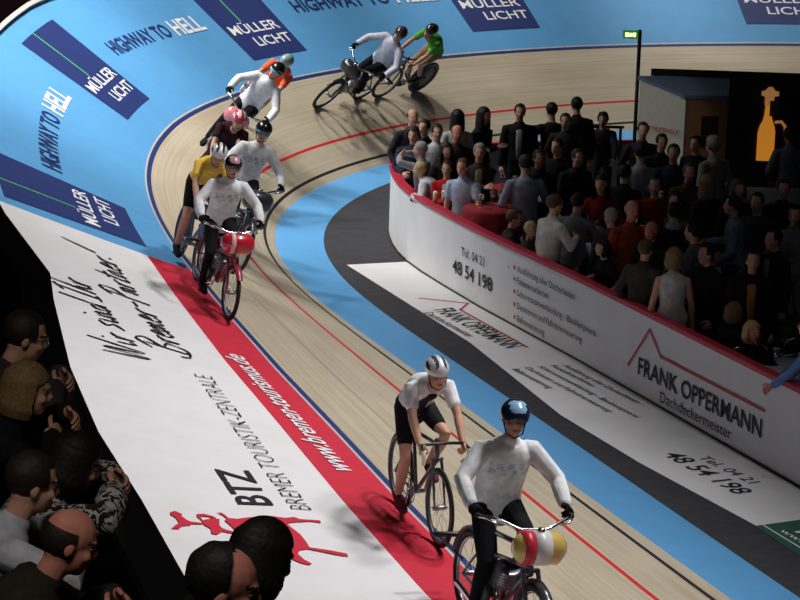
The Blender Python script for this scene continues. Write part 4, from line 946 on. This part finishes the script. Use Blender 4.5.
MB().box((BX+.08, -.04, BZ+.76), (.12, .012, .22)).obj('tag_plate', mat('tag_brown', (96, 72, 58), .6), dp_, smooth=False)
plinth = MB().box((5.3, 37.0, FLOOR+.45), (2.2, .2, .9)).obj('low_partition', mat('partition_grey', (84, 84, 88), .7)); tag(plinth, 'grey low partition below bottle display', 'partition')

# ------------------------------------------------------------------ lights
def spot(name, loc, to, power, size, blend=.5, soft=.25, col=(1, .96, .9)):
    l = bpy.data.lights.new(name, 'SPOT'); l.energy = power; l.spot_size = R(size); l.spot_blend = blend; l.shadow_soft_size = soft; l.color = col
    o = bpy.data.objects.new(name, l); COL.objects.link(o); o.location = loc; o.rotation_euler = (V(to)-V(loc)).to_track_quat('-Z', 'Y').to_euler(); return o
def area(name, loc, to, power, sx, sy, spread=180, col=(1, .97, .93)):
    l = bpy.data.lights.new(name, 'AREA'); l.shape = 'RECTANGLE'; l.size = sx; l.size_y = sy; l.energy = power; l.spread = R(spread); l.color = col
    o = bpy.data.objects.new(name, l); COL.objects.link(o); o.location = loc; o.rotation_euler = (V(to)-V(loc)).to_track_quat('-Z', 'Y').to_euler(); return o
def over(s, u, z, h=0): p = pt(s, u); return (p.x, p.y, z)
BENDP, NEARP = 2300, 1950
for i, s in enumerate((-2.6, .8, 4.4, 8.2, 12.2, 16.5, 21)):
    q = pt(s, 6.2); spot('truss_spot', (q.x, q.y, 11.5), pt(s+.6, 2.7), BENDP*(1, 1, 1.05, 1.15, 1.3, 1.35, 1.35)[i], 52, .9, .55)
for i, s in enumerate((-7.0, -10.5, -14.0, -17.5)):
    q = pt(s, -2.2); spot('truss_spot', (q.x, q.y, 10.2), pt(s, 3.2), NEARP, 66, 1, .55, (1, .98, .97))
spot('booth_fill', (-3, 30, 9), (3.5, 38.4, 1.5), 500, 9, .4, .1)  # added narrow beam that brightens the booth panel, not a fixture of the hall
area('bend_fill', (-5.5, 38, 12), (-2.5, 38, 0), 700, 6, 6, 76)  # added overhead fill, softens the riders' shadows on the bend
area('stand_fill', (-1.5, 5, 10.5), (-1.0, 9.5, 4), 60, 2.5, 2.5, 120, (1, .9, .8))  # added dim fill so the near spectators don't go black
area('hall_glow', (4, 26, 11.5), (2.5, 31, 0), 38, 8, 8, 180, (.85, .9, 1))  # added broad fill standing in for light bounced around the hall
w = bpy.data.worlds.new('hall'); bpy.context.scene.world = w; w.use_nodes = True
w.node_tree.nodes['Background'].inputs[0].default_value = (.5, .55, .65, 1); w.node_tree.nodes['Background'].inputs[1].default_value = .014
# ------------------------------------------------------------------ camera
cam = bpy.data.cameras.new('camera'); co = bpy.data.objects.new('camera', cam); COL.objects.link(co)
cam.sensor_width = 36; cam.lens = 2680.47*36/800; cam.clip_end = 300
r_ = V((.99947, .00715, .03171)); u_ = V((-.0325, .21996, .97497)); b_ = V((0, -.97548, .22008))
mm = Matrix((r_, u_, b_)).transposed().to_4x4(); mm.translation = (0, 0, 7.4147); co.matrix_world = mm
sc = bpy.context.scene; sc.camera = co
sc.view_settings.view_transform = 'Standard'; sc.view_settings.look = 'None'; sc.view_settings.gamma = 1; sc.view_settings.exposure = .1; sc.view_settings.use_curve_mapping = False
